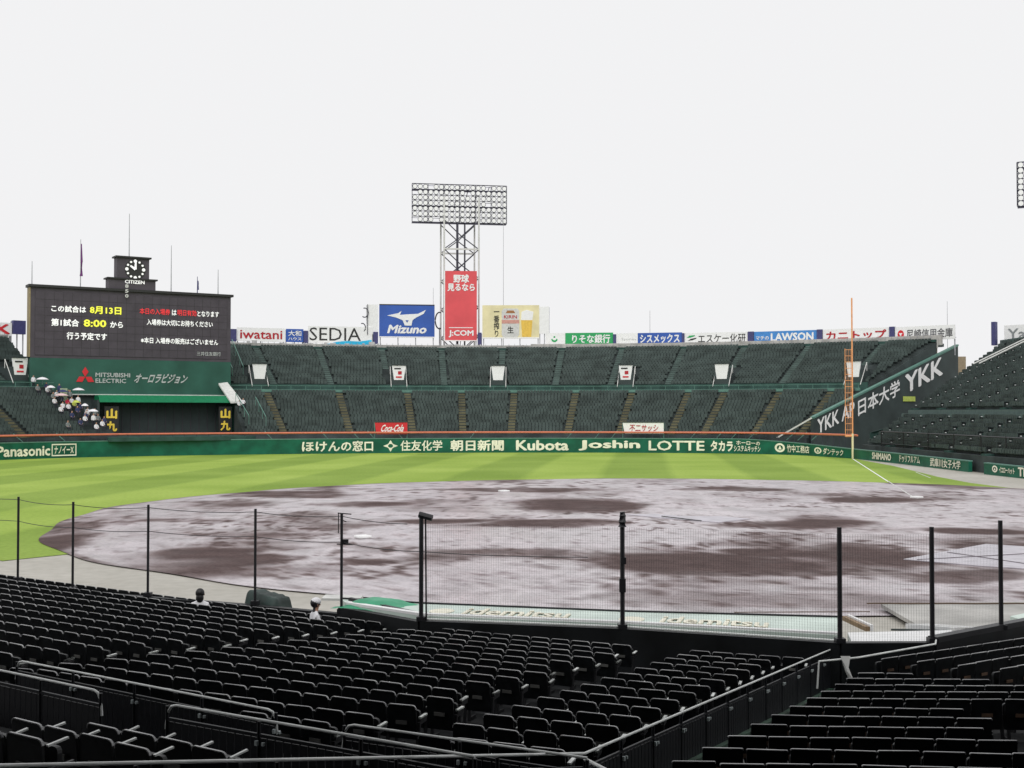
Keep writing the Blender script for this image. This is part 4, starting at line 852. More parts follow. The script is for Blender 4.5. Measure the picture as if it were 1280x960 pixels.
for k in range(17):
    v = k*.9; P = front_poly(v); z = z_floor(v)+(.0 if k else 0)
    nA = Vector((.564, .826, 0))
    a2 = lerp_pt(P, 3.0)                             # far aisle leaves the front at the third base corner
    a1l = lerp_pt(P, 5.05); uA = (P[6]-P[5]).normalized(); a1r = a1l+uA*1.1
    uL = (P[3]-P[2]).normalized()
    def sec(a, c):                                   # polyline piece between two fractional vertices
        ia = int(a); ic = int(math.ceil(c)); return [lerp_pt(P, a)]+[P[j] for j in range(ia+1, ic)]+[lerp_pt(P, c)]
    fk = lambda p, d: p.y > fence_y(p.x)+.38 and p.x > -.50*p.y and p.x < side_x(p.y)-.25
    add_row('round', sec(.25, 3.0-.0), z, .475, 'left', k, fk)
    add_row('round', [lerp_pt(P, 3.0)+uL*1.15]+sec(3.42, 5.05), z, .475, 'middle', k, fk)
    u = (P[7]-P[6]).normalized(); add_row('round', [a1r, P[6], P[7], P[7]+u*3], z, .475, 'fence-side', k, lambda p, d: fk(p, d) and p.x < side_x(p.y)-.55)
# rear block at the lower left
tR = Vector((.833, -.553, 0)); nR = Vector((-.553, -.833, 0))
for k, (x, y, z) in enumerate([(-3.85, 11.65, 2.6), (-4.1, 10.85, 2.8), (-4.6, 10.25, 3.0), (-4.45, 9.2, 3.2)]):
    p0 = Vector((x, y, 0)); add_row('rear', [p0+tR*-.25*(k+1)*1.2, p0+tR*4.6], z-.80, .49, 'rear', k, lambda p, d: p.x > -.47*p.y and p.y > 8.85+(p.x+4)*.967+.35, False)
# right hand block: k = 0 is the row nearest the camera
for k in range(-1, 11):
    Y = 13.1+.9*k; z = 1.84-.1*k-.8; x0 = 1.72+.46*(k)
    if k <= 5: P = [Vector((x0, Y, 0)), Vector((x0+5, Y-.35, 0)), Vector((x0+9, Y-.35, 0))]
    else: P = [Vector((x0, Y, 0)), Vector((x0+3.6, Y-.1, 0)), Vector((x0+6.5, Y+.35, 0)), Vector((x0+9, Y+1.1, 0))]
    lim = (8.7-.36*(5-k)-.35) if k <= 5 else 99
    lo = 0
    keep = (lambda p, d, lim=7.25-.0*k, k=k: (p.x < (6.45+(5-k)*-.12+.0) or p.x > 7.8) if k <= 5 else True)
    if k == 10: keep = lambda p, d: p.x < 7.55
    if k == 9: keep = lambda p, d: p.x < 8.6
    add_row('flat', P, z, .50, 'right', 10-k, keep)
# far right block facing home plate, rows rising to the right in the picture
for k in range(5):
    p0 = Vector((7.24+.46*k, 23.8-.78*k, 0)); u = Vector((.862, .507, 0)); add_row('flat', [p0, p0+u*(7.5)], -.05+.1*k, .50, 'far right', k, lambda p, d: True)
BL = {'left': 'left of the long aisle', 'middle': 'between the two aisles', 'fence-side': 'between the near aisle and the side fence', 'rear': 'behind the slatted fence at the lower left', 'right': 'right of the side fence', 'far right': 'in the slanting right block'}
def inview(s):
    x, y = s[1], s[2]; z = s[3]+.8
    if y < 1: return False
    px = 640+1501*x/y; py = 514.7-1501*(z-5.614)/y
    return -25 < px < 1305 and py < 985
vis = sorted([s for s in SEATS if inview(s)], key=lambda s: math.hypot(s[1], s[2])); near300 = vis[:298]; ids = set(map(id, near300)); rest = [s for s in SEATS if id(s) not in ids and s[1] > -.60*s[2]-1]
first = {}
for s in near300:
    kind, x, y, z, ang, end, block, rown, cnt = s
    t = PROTO[kind] if kind not in first else copy_tree(PROTO[kind]); first[kind] = 1
    t.location = (x, y, z); t.rotation_euler = (RNG.uniform(-.035, .035), RNG.uniform(-.012, .012), ang+RNG.uniform(-.03, .03))
    if end and kind != 'flat':
        c = bpy.data.objects.new('armrest_cap', CAPMESH); COL.objects.link(c); c.parent = t
    if block == 'rear': lb = 'black seat with pale armrest at the lower left, %s in the %s row behind fence' % (ORD[cnt], ORD[rown+1])
    else: lb = 'black seat %s, %s from left, %s row back' % (BL[block], ORD[cnt], ORD[rown+1])
    t['label'] = lb; t['group'] = 'black folding seats of the near stand'
# all farther seats of the near stand, same shape, joined
def join_seats(lst, name, label):
    V = []; F = []; MI = []; mats_ = []; c = 0
    for kind in PROTO:
        L_ = [s for s in lst if s[0] == kind]
        if not L_: continue
        for ch in PROTO[kind].children:
            if ch.name.startswith('armrest_cap'): continue
            me_ = ch.data; vv = np.array([q.co[:] for q in me_.vertices]); ff = [tuple(p.vertices) for p in me_.polygons]; m_ = me_.materials[0]
            if m_ not in mats_: mats_.append(m_)
            for s in L_:
                ca, sa = math.cos(s[4]), math.sin(s[4]); w_ = np.stack([vv[:, 0]*ca-vv[:, 1]*sa+s[1], vv[:, 0]*sa+vv[:, 1]*ca+s[2], vv[:, 2]+s[3]], 1)
                V.append(w_); F += [tuple(i+c for i in f) for f in ff]; MI += [mats_.index(m_)]*len(ff); c += len(vv)
    cv = np.array([q.co[:] for q in CAPMESH.vertices]); cf = [tuple(p.vertices) for p in CAPMESH.polygons]; mats_.append(M['arm'])
    for s in lst:
        if s[5] and s[0] != 'flat':
            ca, sa = math.cos(s[4]), math.sin(s[4]); V.append(np.stack([cv[:, 0]*ca-cv[:, 1]*sa+s[1], cv[:, 0]*sa+cv[:, 1]*ca+s[2], cv[:, 2]+s[3]], 1)); F += [tuple(i+c for i in f) for f in cf]; MI += [len(mats_)-1]*len(cf); c += len(cv)
    me = bpy.data.meshes.new(name); me.from_pydata(np.concatenate(V).tolist(), [], F)
    for m_ in mats_: me.materials.append(m_)
    me.polygons.foreach_set('material_index', MI); me.update(); o = bpy.data.objects.new(name, me); COL.objects.link(o); tag(o, label, 'seats', kind='stuff')
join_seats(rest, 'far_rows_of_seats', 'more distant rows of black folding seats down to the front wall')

# ---- front wall of the stand with its net posts
TOPS = [(-14.6, 35.6, 2.33), (-12.25, 33.6, 2.4), (-9.85, 32.6, 2.45), (-6.65, 31.2, 2.5), (-4.23, 29.9, 2.45), (-2.1, 27.85, 2.4), (2.46, 26.85, 2.42), (6.85, 25.2, 2.4), (8.8, 25.25, 2.4), (10.85, 26.75, 2.42)]
ZW = [.70, .70, .70, .70, .72, .8, .8, .8, .8, .8]
wl = thing('front_wall', (0, 27, 0), 'black wall closing the front of the near stand below the net', 'wall')
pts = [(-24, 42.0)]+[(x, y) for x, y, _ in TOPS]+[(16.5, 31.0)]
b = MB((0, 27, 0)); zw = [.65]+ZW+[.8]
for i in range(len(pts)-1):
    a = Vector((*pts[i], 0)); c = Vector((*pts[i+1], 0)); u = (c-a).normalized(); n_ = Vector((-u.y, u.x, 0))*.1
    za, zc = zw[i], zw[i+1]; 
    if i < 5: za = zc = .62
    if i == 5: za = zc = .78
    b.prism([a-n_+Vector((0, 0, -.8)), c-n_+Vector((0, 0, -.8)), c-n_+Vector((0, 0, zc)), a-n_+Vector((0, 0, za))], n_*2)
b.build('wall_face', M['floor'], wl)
b = MB((0, 27, 0)); a = Vector((-2.1, 27.85, .83)); 
for p, q in ((5, 6), (6, 7)): b.bar((TOPS[p][0], TOPS[p][1]+.14, .80), (TOPS[q][0], TOPS[q][1]+.14, .80), .10, .05)
b.build('wall_cap', M['railwhite'], wl)
b = MB((0, 27, 0)); b.bar((8.8, 25.25, .85), (16.5, 31.0, .85), .22, .12); b.build('wall_cap', M['black'], wl)
plb = ['leftmost net post at the left edge of the frame', 'second net post from the left in front of the grass edge', 'third net post from the left', 'net post just left of the dark tarpaulin heap', 'net post carrying a lamp arm and black box', 'net post with a camera on its top at the dugout left end', 'thick net post with a round camera on top', 'net post at the top of the side fence', 'net post beside the white steps', 'rightmost net post over the slanting dark rail']
for i, (x, y, h) in enumerate(TOPS):
    z0 = .3; r_ = .035 if i < 5 else .05
    p = thing('net_post', (x, y, z0), plb[i], 'post', 'dark posts of the net'); b = MB((x, y, z0)); zt = 3.2-(.1 if i < 5 else 0)
    b.tube([(x, y, z0), (x, y, zt)], r_, 10); b.build('pole', M['black'], p)
    b = MB((x, y, z0)); b.box((x, y, .84 if i > 4 else .68), .2, .2, .1); b.build('foot', M['black'], p)
    if i == 5:
        b = MB((x, y, z0)); b.tube([(x+.12, y, .8), (x+.10, y, 3.2)], .022, 6); b.build('cable', M['black'], p)
        b = MB((x, y, z0)); b.tube([(x-.05, y, 3.24), (x+.26, y-.05, 3.16)], .075, 10); b.build('camera', M['black'], p)
    if i == 6:
        b = MB((x, y, z0)); b.tube([(x, y, 3.05), (x, y, 3.16), (x+.01, y, 3.3), (x, y, 3.38)], .10, 12, .06); b.build('camera', M['black'], p)
        b = MB((x, y, z0)); b.box((x, y, 1.75), .14, .14, .3); b.build('junction_box', M['black'], p); b = MB((x, y, z0)); b.box((x+.02, y, 2.3), .12, .12, .15); b.build('junction_box', M['black'], p)
    if i == 4:
        b = MB((x, y, z0)); b.tube([(x-.08, y, 3.1), (x-.08, y, 2.6)], .012, 5); b.bar((x-.1, y, 3.1), (x+.24, y, 3.07), .025); b.bar((x, y, 2.93), (x+.12, y, 2.88), .02); b.build('arm', M['black'], p)
        b = MB((x, y, z0)); b.box((x+.10, y, 2.39), .13, .12, .12); b.bar((x-.12, y, 2.33), (x+.28, y, 2.32), .025); b.build('box', M['black'], p)
# net panels between posts
def net(i, j, pitch, r_, lbl):
    a = Vector(TOPS[i][:2]+(0,)); c = Vector(TOPS[j][:2]+(0,)); L_ = (c-a).length; u = (c-a)/L_; n_ = int(L_/pitch); b = MB((a.x, a.y, .9))
    for k in range(1, n_): p = a+u*(k*L_/n_); b.bar((p.x, p.y, .82), (p.x, p.y, 3.05), r_)
    for k in range(int(2.25/pitch)+1): z = .85+k*pitch; b.bar((a.x, a.y, z), (c.x, c.y, z), r_*.3)
    o = b.build('mesh_net', M['black']); tag(o, lbl, 'net', 'net panels in front of the dugout')
net(5, 6, .055, .0030, 'fine net between the two posts with cameras'); net(6, 7, .055, .0031, 'fine net over the second lettering on the dugout roof'); net(7, 8, .055, .0028, 'narrow fine net by the white steps'); net(8, 9, .055, .0018, 'faint net at the right above the slanting rail')
for i, (zz_, lb) in enumerate([(3.02, 'thin dark cable strung along the tops of the left posts'), (2.38, 'second thin cable strung across the left posts')]):
    b = MB((TOPS[0][0], TOPS[0][1], zz_)); P = [(-20, 39.6)]+[(x, y) for x, y, _ in (TOPS[:6] if i == 0 else TOPS[:7])]; q = []
    for (x0, y0), (x1, y1) in zip(P, P[1:]):
        for k in range(6): t = k/6; q.append((x0+(x1-x0)*t, y0+(y1-y0)*t, zz_-.10*4*t*(1-t)*(.6 if i == 0 else .5)))
    b.tube(q, .009, 4); tag(b.build('cable', M['black']), lb, 'cable')

# ---- dugout roof with lettering, beyond the wall
dg = thing('dugout_roof', (3, 28, .6), 'pale green dugout roof with large cream lettering behind the net', 'roof')
dpts = [(-4.35, 30.75), (-2.2, 30.0), (2.65, 28.8), (7.6, 28.0), (7.05, 25.75), (2.5, 27.15), (-2.05, 28.2), (-4.1, 29.9)]
b = MB((3, 28, .6)); b.prism([(x, y, .60) for x, y in dpts], (0, 0, .24)); b.build('slab', M['roofgreen'], dg)
b = MB((3, 28, .6))
for (x0, y0), (x1, y1) in zip(dpts[:3], dpts[1:4]): b.bar((x0, y0, .85), (x1, y1, .85), .05, .06)
b.build('rear_edge', M['black'], dg)
b = MB((3, 28, .6))
for (x0, y0), (x1, y1) in zip(dpts[4:7], dpts[5:8]): b.bar((x0, y0+.10, .86), (x1, y1+.10, .86), .16, .06)
b.build('near_edge', M['white'], dg)
b = MB((3, 28, .6)); b.bar((-1.95, 28.3, .80), (-4.1, 30.5, .86), .10, .12); b.bar((-3.1, 29.3, .80), (-1.3, 29.55, .80), .05, .05); b.build('drain_pipe', M['black'], dg)
def roof_text(t, a, c, dep, ex):
    a = Vector((*a, .845)); c = Vector((*c, .845)); u = c-a; v, f, _ = text_geo(t, .03); b = MB((3, 28, .6)); up = Vector((-u.y, u.x, 0)).normalized()
    b.add([a+u*x+up*(y*dep)+Vector((0, 0, .006+dl)) for x, y, dl in v], f); b.build('lettering', M['cream'], dg)['label'] = 'cream lettering on the roof'
    q = MB((3, 28, .6)); cc = Vector((*ex, .851)); un = u.normalized(); q.poly([cc+un*(.30*math.cos(t_))+up*(.36*math.sin(t_)) for t_ in np.linspace(0, 6.283, 22)[:-1]]); q.build('emblem', M['cream'], dg)
roof_text('idemitsu', (-1.22, 28.30), (1.25, 27.72), .95, (-1.68, 28.85)); roof_text('idemitsu', (3.30, 27.2), (5.62, 26.55), .90, (2.75, 27.72))
# green tarpaulin folded over the left end of the roof
def cloth(name, m, label, cat, O, ux, uy, nu, nv, hf, amp, seed):
    """a sheet draped over something: grid along ux, uy with a height function and folds"""
    O = Vector(O); ux = Vector(ux); uy = Vector(uy); U, V_ = np.meshgrid(np.linspace(0, 1, nu), np.linspace(0, 1, nv), indexing='ij')
    f_ = fbm(U*7+V_*3, V_*5-U*2, seed, 4)-.5; f2 = np.abs(np.sin((U*9+f_*6)))*.5; Z = hf(U, V_)+(f_*1.2+f2*.5)*amp
    W1 = fbm(U*4, V_*4, seed+5, 2)-.5
    vs = [tuple(O+ux*(U[a, b]+.06*W1[a, b])+uy*(V_[a, b]+.1*f_[a, b])+Vector((0, 0, Z[a, b]))) for a in range(nu) for b in range(nv)]
    fs = [(a*nv+b, (a+1)*nv+b, (a+1)*nv+b+1, a*nv+b+1) for a in range(nu-1) for b in range(nv-1)]
    q = MB(O); q.add(vs, fs); return tag(q.build(name, m, smooth=True), label, cat)
def sm(x): return np.clip(x, 0, 1)**2*(3-2*np.clip(x, 0, 1))
cloth('folded_tarpaulin', M['tarpgreen'], 'bright green tarpaulin folded at the left end of the dugout roof', 'tarpaulin', (-4.5, 29.85, .60), (2.0, -1.0, 0), (.9, 1.0, 0), 34, 18,
      lambda U, V_: .16+.20*sm(U*4)*sm((1-U)*1.6)*sm(V_*3)*sm((1-V_)*3), .05, 5)
b = MB((-4.6, 31, .9)); b.prism([(-4.9, 31.0, .76), (-3.9, 30.9, .76), (-3.85, 31.2, .80), (-4.85, 31.4, .80)], (0, 0, .06)); tag(b.build('white_board', M['offwhite']), 'pale board lying behind the person in the white cap', 'board')
# dark heap under a tarpaulin
cloth('covered_equipment', M['tarpdark'], 'low heap under a dark green tarpaulin beyond the front seats', 'covered heap', (-7.15, 31.6, .02), (1.05, -.60, 0), (.45, .7, 0), 36, 18,
      lambda U, V_: .30+(.62-.22*U)*sm(U*7)*sm((1-U)*8)*sm(V_*5)*sm((1-V_)*5), .07, 8)

# ---- apron beyond the wall at the right: concrete, steps, drain
b = MB((9, 30, 0)); b.prism([(7.2, 25.6, .55), (8.9, 25.6, .55), (9.6, 26.1, .55), (9.8, 26.9, .55), (7.4, 26.6, .55)], (0, 0, .2)); tag(b.build('concrete_landing', M['white']), 'white concrete landing beyond the net between dugout roof and steps', 'landing')
b = MB((12, 31, 0)); b.prism([(10.2, 26.9, .1), (17, 32.1, .1), (17, 34.6, .1), (10.4, 34.0, .1)], (0, 0, .1)); tag(b.build('concrete_apron', M['conc']), kind='structure')
b = MB((14, 31.5, .5)); b.prism([(12.2, 28.6, .3), (18, 33.0, .3), (18, 34.0, .3), (12.1, 29.3, .3)], (0, 0, .35)); tag(b.build('green_ledge', M['roofgreen']), 'pale green ledge running along the slanting rail at the right', 'ledge')
b = MB((12, 34, 0)); 
for k in range(14): b.bar((10.0+k*.6, 33.95+.03*math.sin(k*2.1), .22), (10.62+k*.6, 33.95+.03*math.sin(k*2.1+2.1), .22), .07, .03)
b.bar((6.2, 33.6, .03), (10.0, 33.7, .03), .05, .02); tag(b.build('drain_cover', mat('brown drain steel', (.12, .08, .05), .6)), 'brown wavy drain line along the far edge of the pale apron', 'drain')
stp = thing('white_steps', (10.4, 29.5, 0), 'short white steps going down to the field beside the net post', 'steps')
for k in range(4): b = MB((10.4, 29.5, 0)); b.prism([(9.95+k*.20, 30.5, .12), (10.07+k*.20, 30.5, .12), (10.35+k*.24, 27.8, .5), (10.2+k*.24, 27.8, .5)], (0, 0, .14)); b.build('step', M['white'] if k % 2 == 0 else M['offwhite'], stp)
b = MB((10, 29.5, 0)); b.prism([(9.55, 30.4, .1), (9.9, 30.4, .1), (10.15, 28, .5), (9.75, 28, .5)], (0, 0, .05)); b.build('side_wall', M['recess'], stp)
bd = thing('wooden_board', (8.6, 28.5, .7), 'small brown board with white edge leaning beside the net post', 'board')
b = MB((8.6, 28.5, .7)); b.prism([(7.75, 28.3, .72), (7.85, 28.3, .72), (7.98, 26.9, .72), (7.88, 26.9, .72)], (0, 0, .10)); b.build('panel', M['wood'], bd); b = MB((8.6, 28.5, .7)); b.prism([(7.86, 28.3, .72), (7.93, 28.3, .72), (8.06, 26.9, .72), (7.99, 26.9, .72)], (0, 0, .14)); b.build('edge', M['white'], bd)

# ---- fences round the cross passage
def panel_fence(a, c, za, zc, h, label, post_gap=1.25, curl=(0, 0), slat=.11, brackets=True, double=0):
    a = Vector((*a, za)); c = Vector((*c, zc)); L_ = (c-a).length; u = (c-a)/L_; up = Vector((0, 0, 1)); o_ = a.lerp(c, .5); o_.z -= h
    f = thing('panel_fence', o_, label, 'fence', 'dark fences of the near stand'); tp = []
    if curl[0]: tp += [a-up*.28-u*.02, a-up*.10-u*.0, a-up*.02+u*.06]
    tp += [a+u*(.14 if curl[0] else 0), c-u*(.14 if curl[1] else 0)]
    if curl[1]: tp += [c-up*.02-u*.06, c-up*.10, c-up*.28+u*.02]
    b = MB(o_); b.tube(tp, .016, 8); b.build('top_rail', M['railwhite'], f)
    b = MB(o_); b.bar(a-up*.16, c-up*.16, .03, .03); b.bar(a-up*(h-.05), c-up*(h-.05), .03, .04); b.build('lower_rail', M['slat'], f)
    n_ = max(1, round(L_/post_gap)); w_ = L_/n_; k_ = int(w_/slat)
    first = None
    for i in range(n_+1):
        p = a+u*(i*w_); b = MB(o_); b.tube([p-up*h, p-up*.02], .022, 6); b.build('post', M['slat'], f)
        if brackets and 0 < i < n_+1:
            nn = Vector((u.y, -u.x, 0)).normalized()*.035
            q = MB(o_); q.box(p-up*.24+nn, .035, .03, .05, math.atan2(u.y, u.x)); q.box(p-up*.24+nn+u*.09, .03, .03, .035, math.atan2(u.y, u.x)); q.build('bolt_plate', M['bracket'], f)
    cnt = 0; total = int(L_/slat); sm = None
    for i in range(total):
        p = a+u*((i+.5)*L_/total)
        if sm is None:
            b = MB((0, 0, 0)); ang = math.atan2(u.y, u.x); b.box((0, 0, 0), slat*.84, .016, h-.24, ang); so_ = b.build('slat', M['slat'], f); sm = so_.data
        else: so_ = bpy.data.objects.new('slat', sm); COL.objects.link(so_); so_.parent = f
        so_.location = p-up*(.19+(h-.24)/2)-o_
    return f
panel_fence((-7.3, 17.8), (-2.89, 14.8), 1.95, 1.95, 1.0, 'long dark panel fence behind the left rows, with rounded ends', curl=(1, 1))
panel_fence((-13.5, 22.05), (-7.75, 18.1), 1.95, 1.95, 1.0, 'panel fence continuing off the left edge behind the last row', curl=(0, 1))
panel_fence((-1.97, 14.2), (.80, 12.87), 1.95, 1.93, 1.0, 'short dark panel fence behind the middle rows ending at the side fence', curl=(1, 0))
panel_fence((-9.6, 17.4), (-4.8, 14.1), 2.35, 2.35, 1.45, 'raised dark slat fence at the lower left with rounded right end', curl=(0, 1), brackets=False)
panel_fence((-3.85, 13.5), (-.35, 11.45), 2.35, 2.35, 1.45, 'raised dark slat fence left of the long handrail, rounded left end', curl=(1, 0), brackets=True)
CX0, CY0 = .81, 13.5
panel_fence((CX0, CY0), (6.8, 25.5), 1.80, .62, .95, 'long dark side fence running down to the net between two blocks', post_gap=1.1, slat=.12)
panel_fence((-4.0, 8.85), (CX0, CY0), 3.02, 1.80, 1.05, 'near dark fence with a pale handrail along the bottom of the picture', post_gap=1.3, slat=.12, brackets=True)
b = MB((1, 13, 1.7)); b.tube([(CX0, CY0, 1.74), (1.05, 13.1, 1.72), (1.18, 12.9, 1.66), (1.14, 12.6, 1.64), (.85, 11.9, 1.66), (.6, 11.3, 1.7)], .022, 8); tag(b.build('bent_rail', M['railwhite']), 'bent pale rail end just right of the fence corner', 'rail')
# cross passage floor and raised rear block
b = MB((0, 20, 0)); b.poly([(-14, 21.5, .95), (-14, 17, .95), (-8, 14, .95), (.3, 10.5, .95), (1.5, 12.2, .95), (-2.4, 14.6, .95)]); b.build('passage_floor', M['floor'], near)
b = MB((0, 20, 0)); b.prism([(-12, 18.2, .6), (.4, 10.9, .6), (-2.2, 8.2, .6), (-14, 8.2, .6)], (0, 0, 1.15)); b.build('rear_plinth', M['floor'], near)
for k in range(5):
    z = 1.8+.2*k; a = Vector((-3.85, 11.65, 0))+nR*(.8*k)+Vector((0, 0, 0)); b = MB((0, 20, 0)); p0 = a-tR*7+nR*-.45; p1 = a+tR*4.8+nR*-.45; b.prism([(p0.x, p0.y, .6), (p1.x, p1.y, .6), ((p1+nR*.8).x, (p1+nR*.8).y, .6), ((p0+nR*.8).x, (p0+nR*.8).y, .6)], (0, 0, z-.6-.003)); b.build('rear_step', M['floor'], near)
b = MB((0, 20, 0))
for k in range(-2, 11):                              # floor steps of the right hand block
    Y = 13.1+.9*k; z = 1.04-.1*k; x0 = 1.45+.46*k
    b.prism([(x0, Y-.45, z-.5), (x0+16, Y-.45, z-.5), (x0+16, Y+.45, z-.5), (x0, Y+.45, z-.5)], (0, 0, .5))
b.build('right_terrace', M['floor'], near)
ast = thing('aisle_steps', (4, 19, .5), 'narrow stair with wet green edges down the right of the side fence', 'stairs')
for k in range(26):
    Y = 12.4+.5*k; z = 1.12-.056*k; x0 = side_x(Y)+.05; b = MB((4, 19, .5)); b.prism([(x0, Y-.24, z-.3), (x0+.95, Y-.30, z-.3), (x0+.95, Y+.20, z-.3), (x0, Y+.24, z-.3)], (0, 0, .3)); b.build('step', M['stepgreen'], ast)
b = MB((4, 19, .5)); b.bar((side_x(12.4)+.05, 12.4, 1.2), (side_x(25)+.05, 25, -.18), .12, .14); b.build('kerb', M['stepgreen'], ast)
# pale rail and hanging cloth at the head of the right block
b = MB((6, 23, .9)); b.tube([(5.75, 22.75, .4), (5.8, 22.8, .90), (6.6, 23.0, .93), (8.6, 24.5, .90), (8.75, 24.9, .9)], .02, 8); tag(b.build('handrail', M['railwhite']), 'pale handrail crossing from the side fence to the net post by the steps', 'handrail')
b = MB((6.3, 22.9, .6)); b.add([(6.22, 22.86, .99), (6.42, 22.9, .98), (6.34, 22.85, .86), (6.46, 22.86, .55), (6.40, 22.85, .50), (6.31, 22.85, .70), (6.27, 22.9, .86), (6.34, 22.78, .7)], [(0, 1, 7), (1, 2, 7), (2, 3, 7), (3, 4, 7), (4, 5, 7), (5, 6, 7), (6, 0, 7)]); tag(b.build('hanging_bag', M['offwhite']), 'white plastic bag tied to the pale handrail', 'bag')
b = MB((8.3, 20, .8)); b.bar((9.6, 15.3, 1.72), (9.75, 15.1, 1.64), .03, .02); b.bar((9.5, 15.4, 1.7), (9.62, 15.28, 1.72), .02, .02); tag(b.build('loose_strip', M['arm']), 'small pale strip lying on a seat at the right edge', 'strip')

# ---------------------------------------------------------------- roof over the near stand, behind and above the camera
rf = MB((0, -10, 15)); rf.prism([(-60, 9, 15.0), (60, 9, 15.0), (60, -30, 17.5), (-60, -30, 17.5)], (0, 0, .5)); rr_ = rf.build('stand_roof', M['recess']); tag(rr_, kind='structure')
rf = MB((0, -30, 0)); rf.box((0, -30.5, 8.6), 120, .6, 18); tag(rf.build('rear_wall_of_stand', M['recess']), kind='structure')
rf = MB((0, -10, 0)); rf.prism([(-60, 8, -1), (-60, 8, 1.2), (-60, -30, 11), (-60, -30, -1)], (120, 0, 0)); tag(rf.build('rear_terrace', M['floor']), kind='structure')

# ---------------------------------------------------------------- people
def person_mesh(pose, shirt, trousers, hatm=None):
    """one continuous skinned body; feet (or seat) at z = 0, facing +y"""
    if pose == 'stand':
        J = [(0, 0, .93, .13), (0, 0, 1.12, .13), (0, 0, 1.36, .15), (0, 0, 1.50, .055), (0, .02, 1.60, .085), (0, .01, 1.70, .085),
             (.19, 0, 1.40, .055), (.25, .02, 1.13, .042), (.24, .12, .90, .032), (-.19, 0, 1.40, .055), (-.25, .02, 1.13, .042), (-.24, .12, .90, .032),
             (.09, 0, .86, .09), (.10, .01, .48, .06), (.10, -.02, .09, .042), (.10, .14, .04, .038), (-.09, 0, .86, .09), (-.10, .01, .48, .06), (-.10, -.02, .09, .042), (-.10, .14, .04, .038)]
    else:
        J = [(0, 0, .50, .14), (0, -.02, .68, .13), (0, -.02, .92, .15), (0, .01, 1.06, .055), (0, .04, 1.16, .085), (0, .03, 1.26, .085),
             (.19, 0, .96, .055), (.25, .08, .70, .042), (.16, .30, .62, .032), (-.19, 0, .96, .055), (-.25, .08, .70, .042), (-.16, .30, .62, .032),
             (.10, .10, .50, .09), (.12, .46, .50, .062), (.12, .48, .09, .042), (.12, .62, .04, .038), (-.10, .10, .50, .09), (-.12, .46, .50, .062), (-.12, .48, .09, .042), (-.12, .62, .04, .038)]
    E_ = [(0, 1), (1, 2), (2, 3), (3, 4), (4, 5), (2, 6), (6, 7), (7, 8), (2, 9), (9, 10), (10, 11), (0, 12), (12, 13), (13, 14), (14, 15), (0, 16), (16, 17), (17, 18), (18, 19)]
    me = bpy.data.meshes.new('body'); me.from_pydata([j[:3] for j in J], E_, []); o = bpy.data.objects.new('body', me); COL.objects.link(o)
    md = o.modifiers.new('s', 'SKIN'); 
    for i, j in enumerate(J): sv = me.skin_vertices[0].data[i]; sv.radius = (j[3]*(1.15 if i in (1, 2) else 1), j[3]*(.8 if i in (1, 2) else 1)); sv.use_root = (i == 0)
    o.modifiers.new('d', 'SUBSURF').levels = 2
    bpy.context.view_layer.update()
    r = bpy.data.meshes.new_from_object(o.evaluated_get(bpy.context.evaluated_depsgraph_get())); bpy.data.objects.remove(o)
    neck = J[3][2]; hip = J[0][2]+.03; top = J[5][2]
    r.materials.clear()
    for m_ in (M['skin'], shirt, trousers, hatm or M['hair']): r.materials.append(m_)
    for p in r.polygons:
        c = p.center; k = 1
        if c.z > neck-.01: k = 3 if (c.z > top+.01 or c.y < -.0) else 0
        elif pose == 'stand': k = 2 if c.z < hip else (0 if c.z < .98 and abs(c.x) > .19 else 1)
        else: k = 2 if c.z < hip+.02 and not (abs(c.x) > .17 and c.z > .58) else (0 if c.y > .22 and c.z > .56 else 1)
        p.material_index = k; p.use_smooth = True
    return r
PM = {}
def person(x, y, z, rz, pose, shirt, label, trousers='cloth_dark', hat=None, sc=1., group='spectators left of the scoreboard'):
    k = (pose, shirt, trousers, hat)
    if k not in PM: PM[k] = person_mesh(pose, M[shirt], M[trousers], M[hat] if hat else None)
    p = thing('person', (x, y, z), label, 'person', group, rz); b_ = bpy.data.objects.new('body', PM[k]); COL.objects.link(b_); b_.parent = p; p.scale = (sc, sc, sc); return p
def near_head(p, zc, yc, hairm, long_=False, cap=False):
    """hair, ears, nose and eyes in the person's own frame"""
    def blob(c, r, nm, m, sy=1, sz=1, n=14):
        bm = bmesh.new(); bmesh.ops.create_uvsphere(bm, u_segments=n, v_segments=n//2+2, radius=1); me = bpy.data.meshes.new(nm)
        for v in bm.verts: v.co = Vector((v.co.x*r, v.co.y*r*sy, v.co.z*r*sz))
        bm.to_mesh(me); bm.free(); me.materials.append(m); me.shade_smooth(); o = bpy.data.objects.new(nm, me); COL.objects.link(o); o.parent = p; o.location = c; return o
    blob((0, yc-.025, zc+.02), .115, 'hair', hairm, 1.0, 1.08)
    if long_: blob((0, yc-.06, zc-.10), .10, 'hair', hairm, .8, 1.3)
    for s_ in (-1, 1): blob((s_*.095, yc+.01, zc-.02), .022, 'ear', M['skin'], .6, 1.4, 8); blob((s_*.035, yc+.092, zc), .010, 'eye', M['hair'], 1, 1, 6)
    blob((0, yc+.10, zc-.03), .016, 'nose', M['skin'], 1.2, 1.4, 8); blob((0, yc+.088, zc-.065), .022, 'mouth', M['crimson'], .4, .35, 8)
    if cap:
        blob((0, yc, zc+.06), .12, 'cap', M['cloth_white'], 1.05, .8); b = MB((0, 0, 0)); b.prism([(-.08, yc+.08, zc+.05), (.08, yc+.08, zc+.05), (.06, yc+.2, zc+.035), (-.06, yc+.2, zc+.035)], (0, 0, .012)); b.build('cap_brim', M['cloth_white'], p)
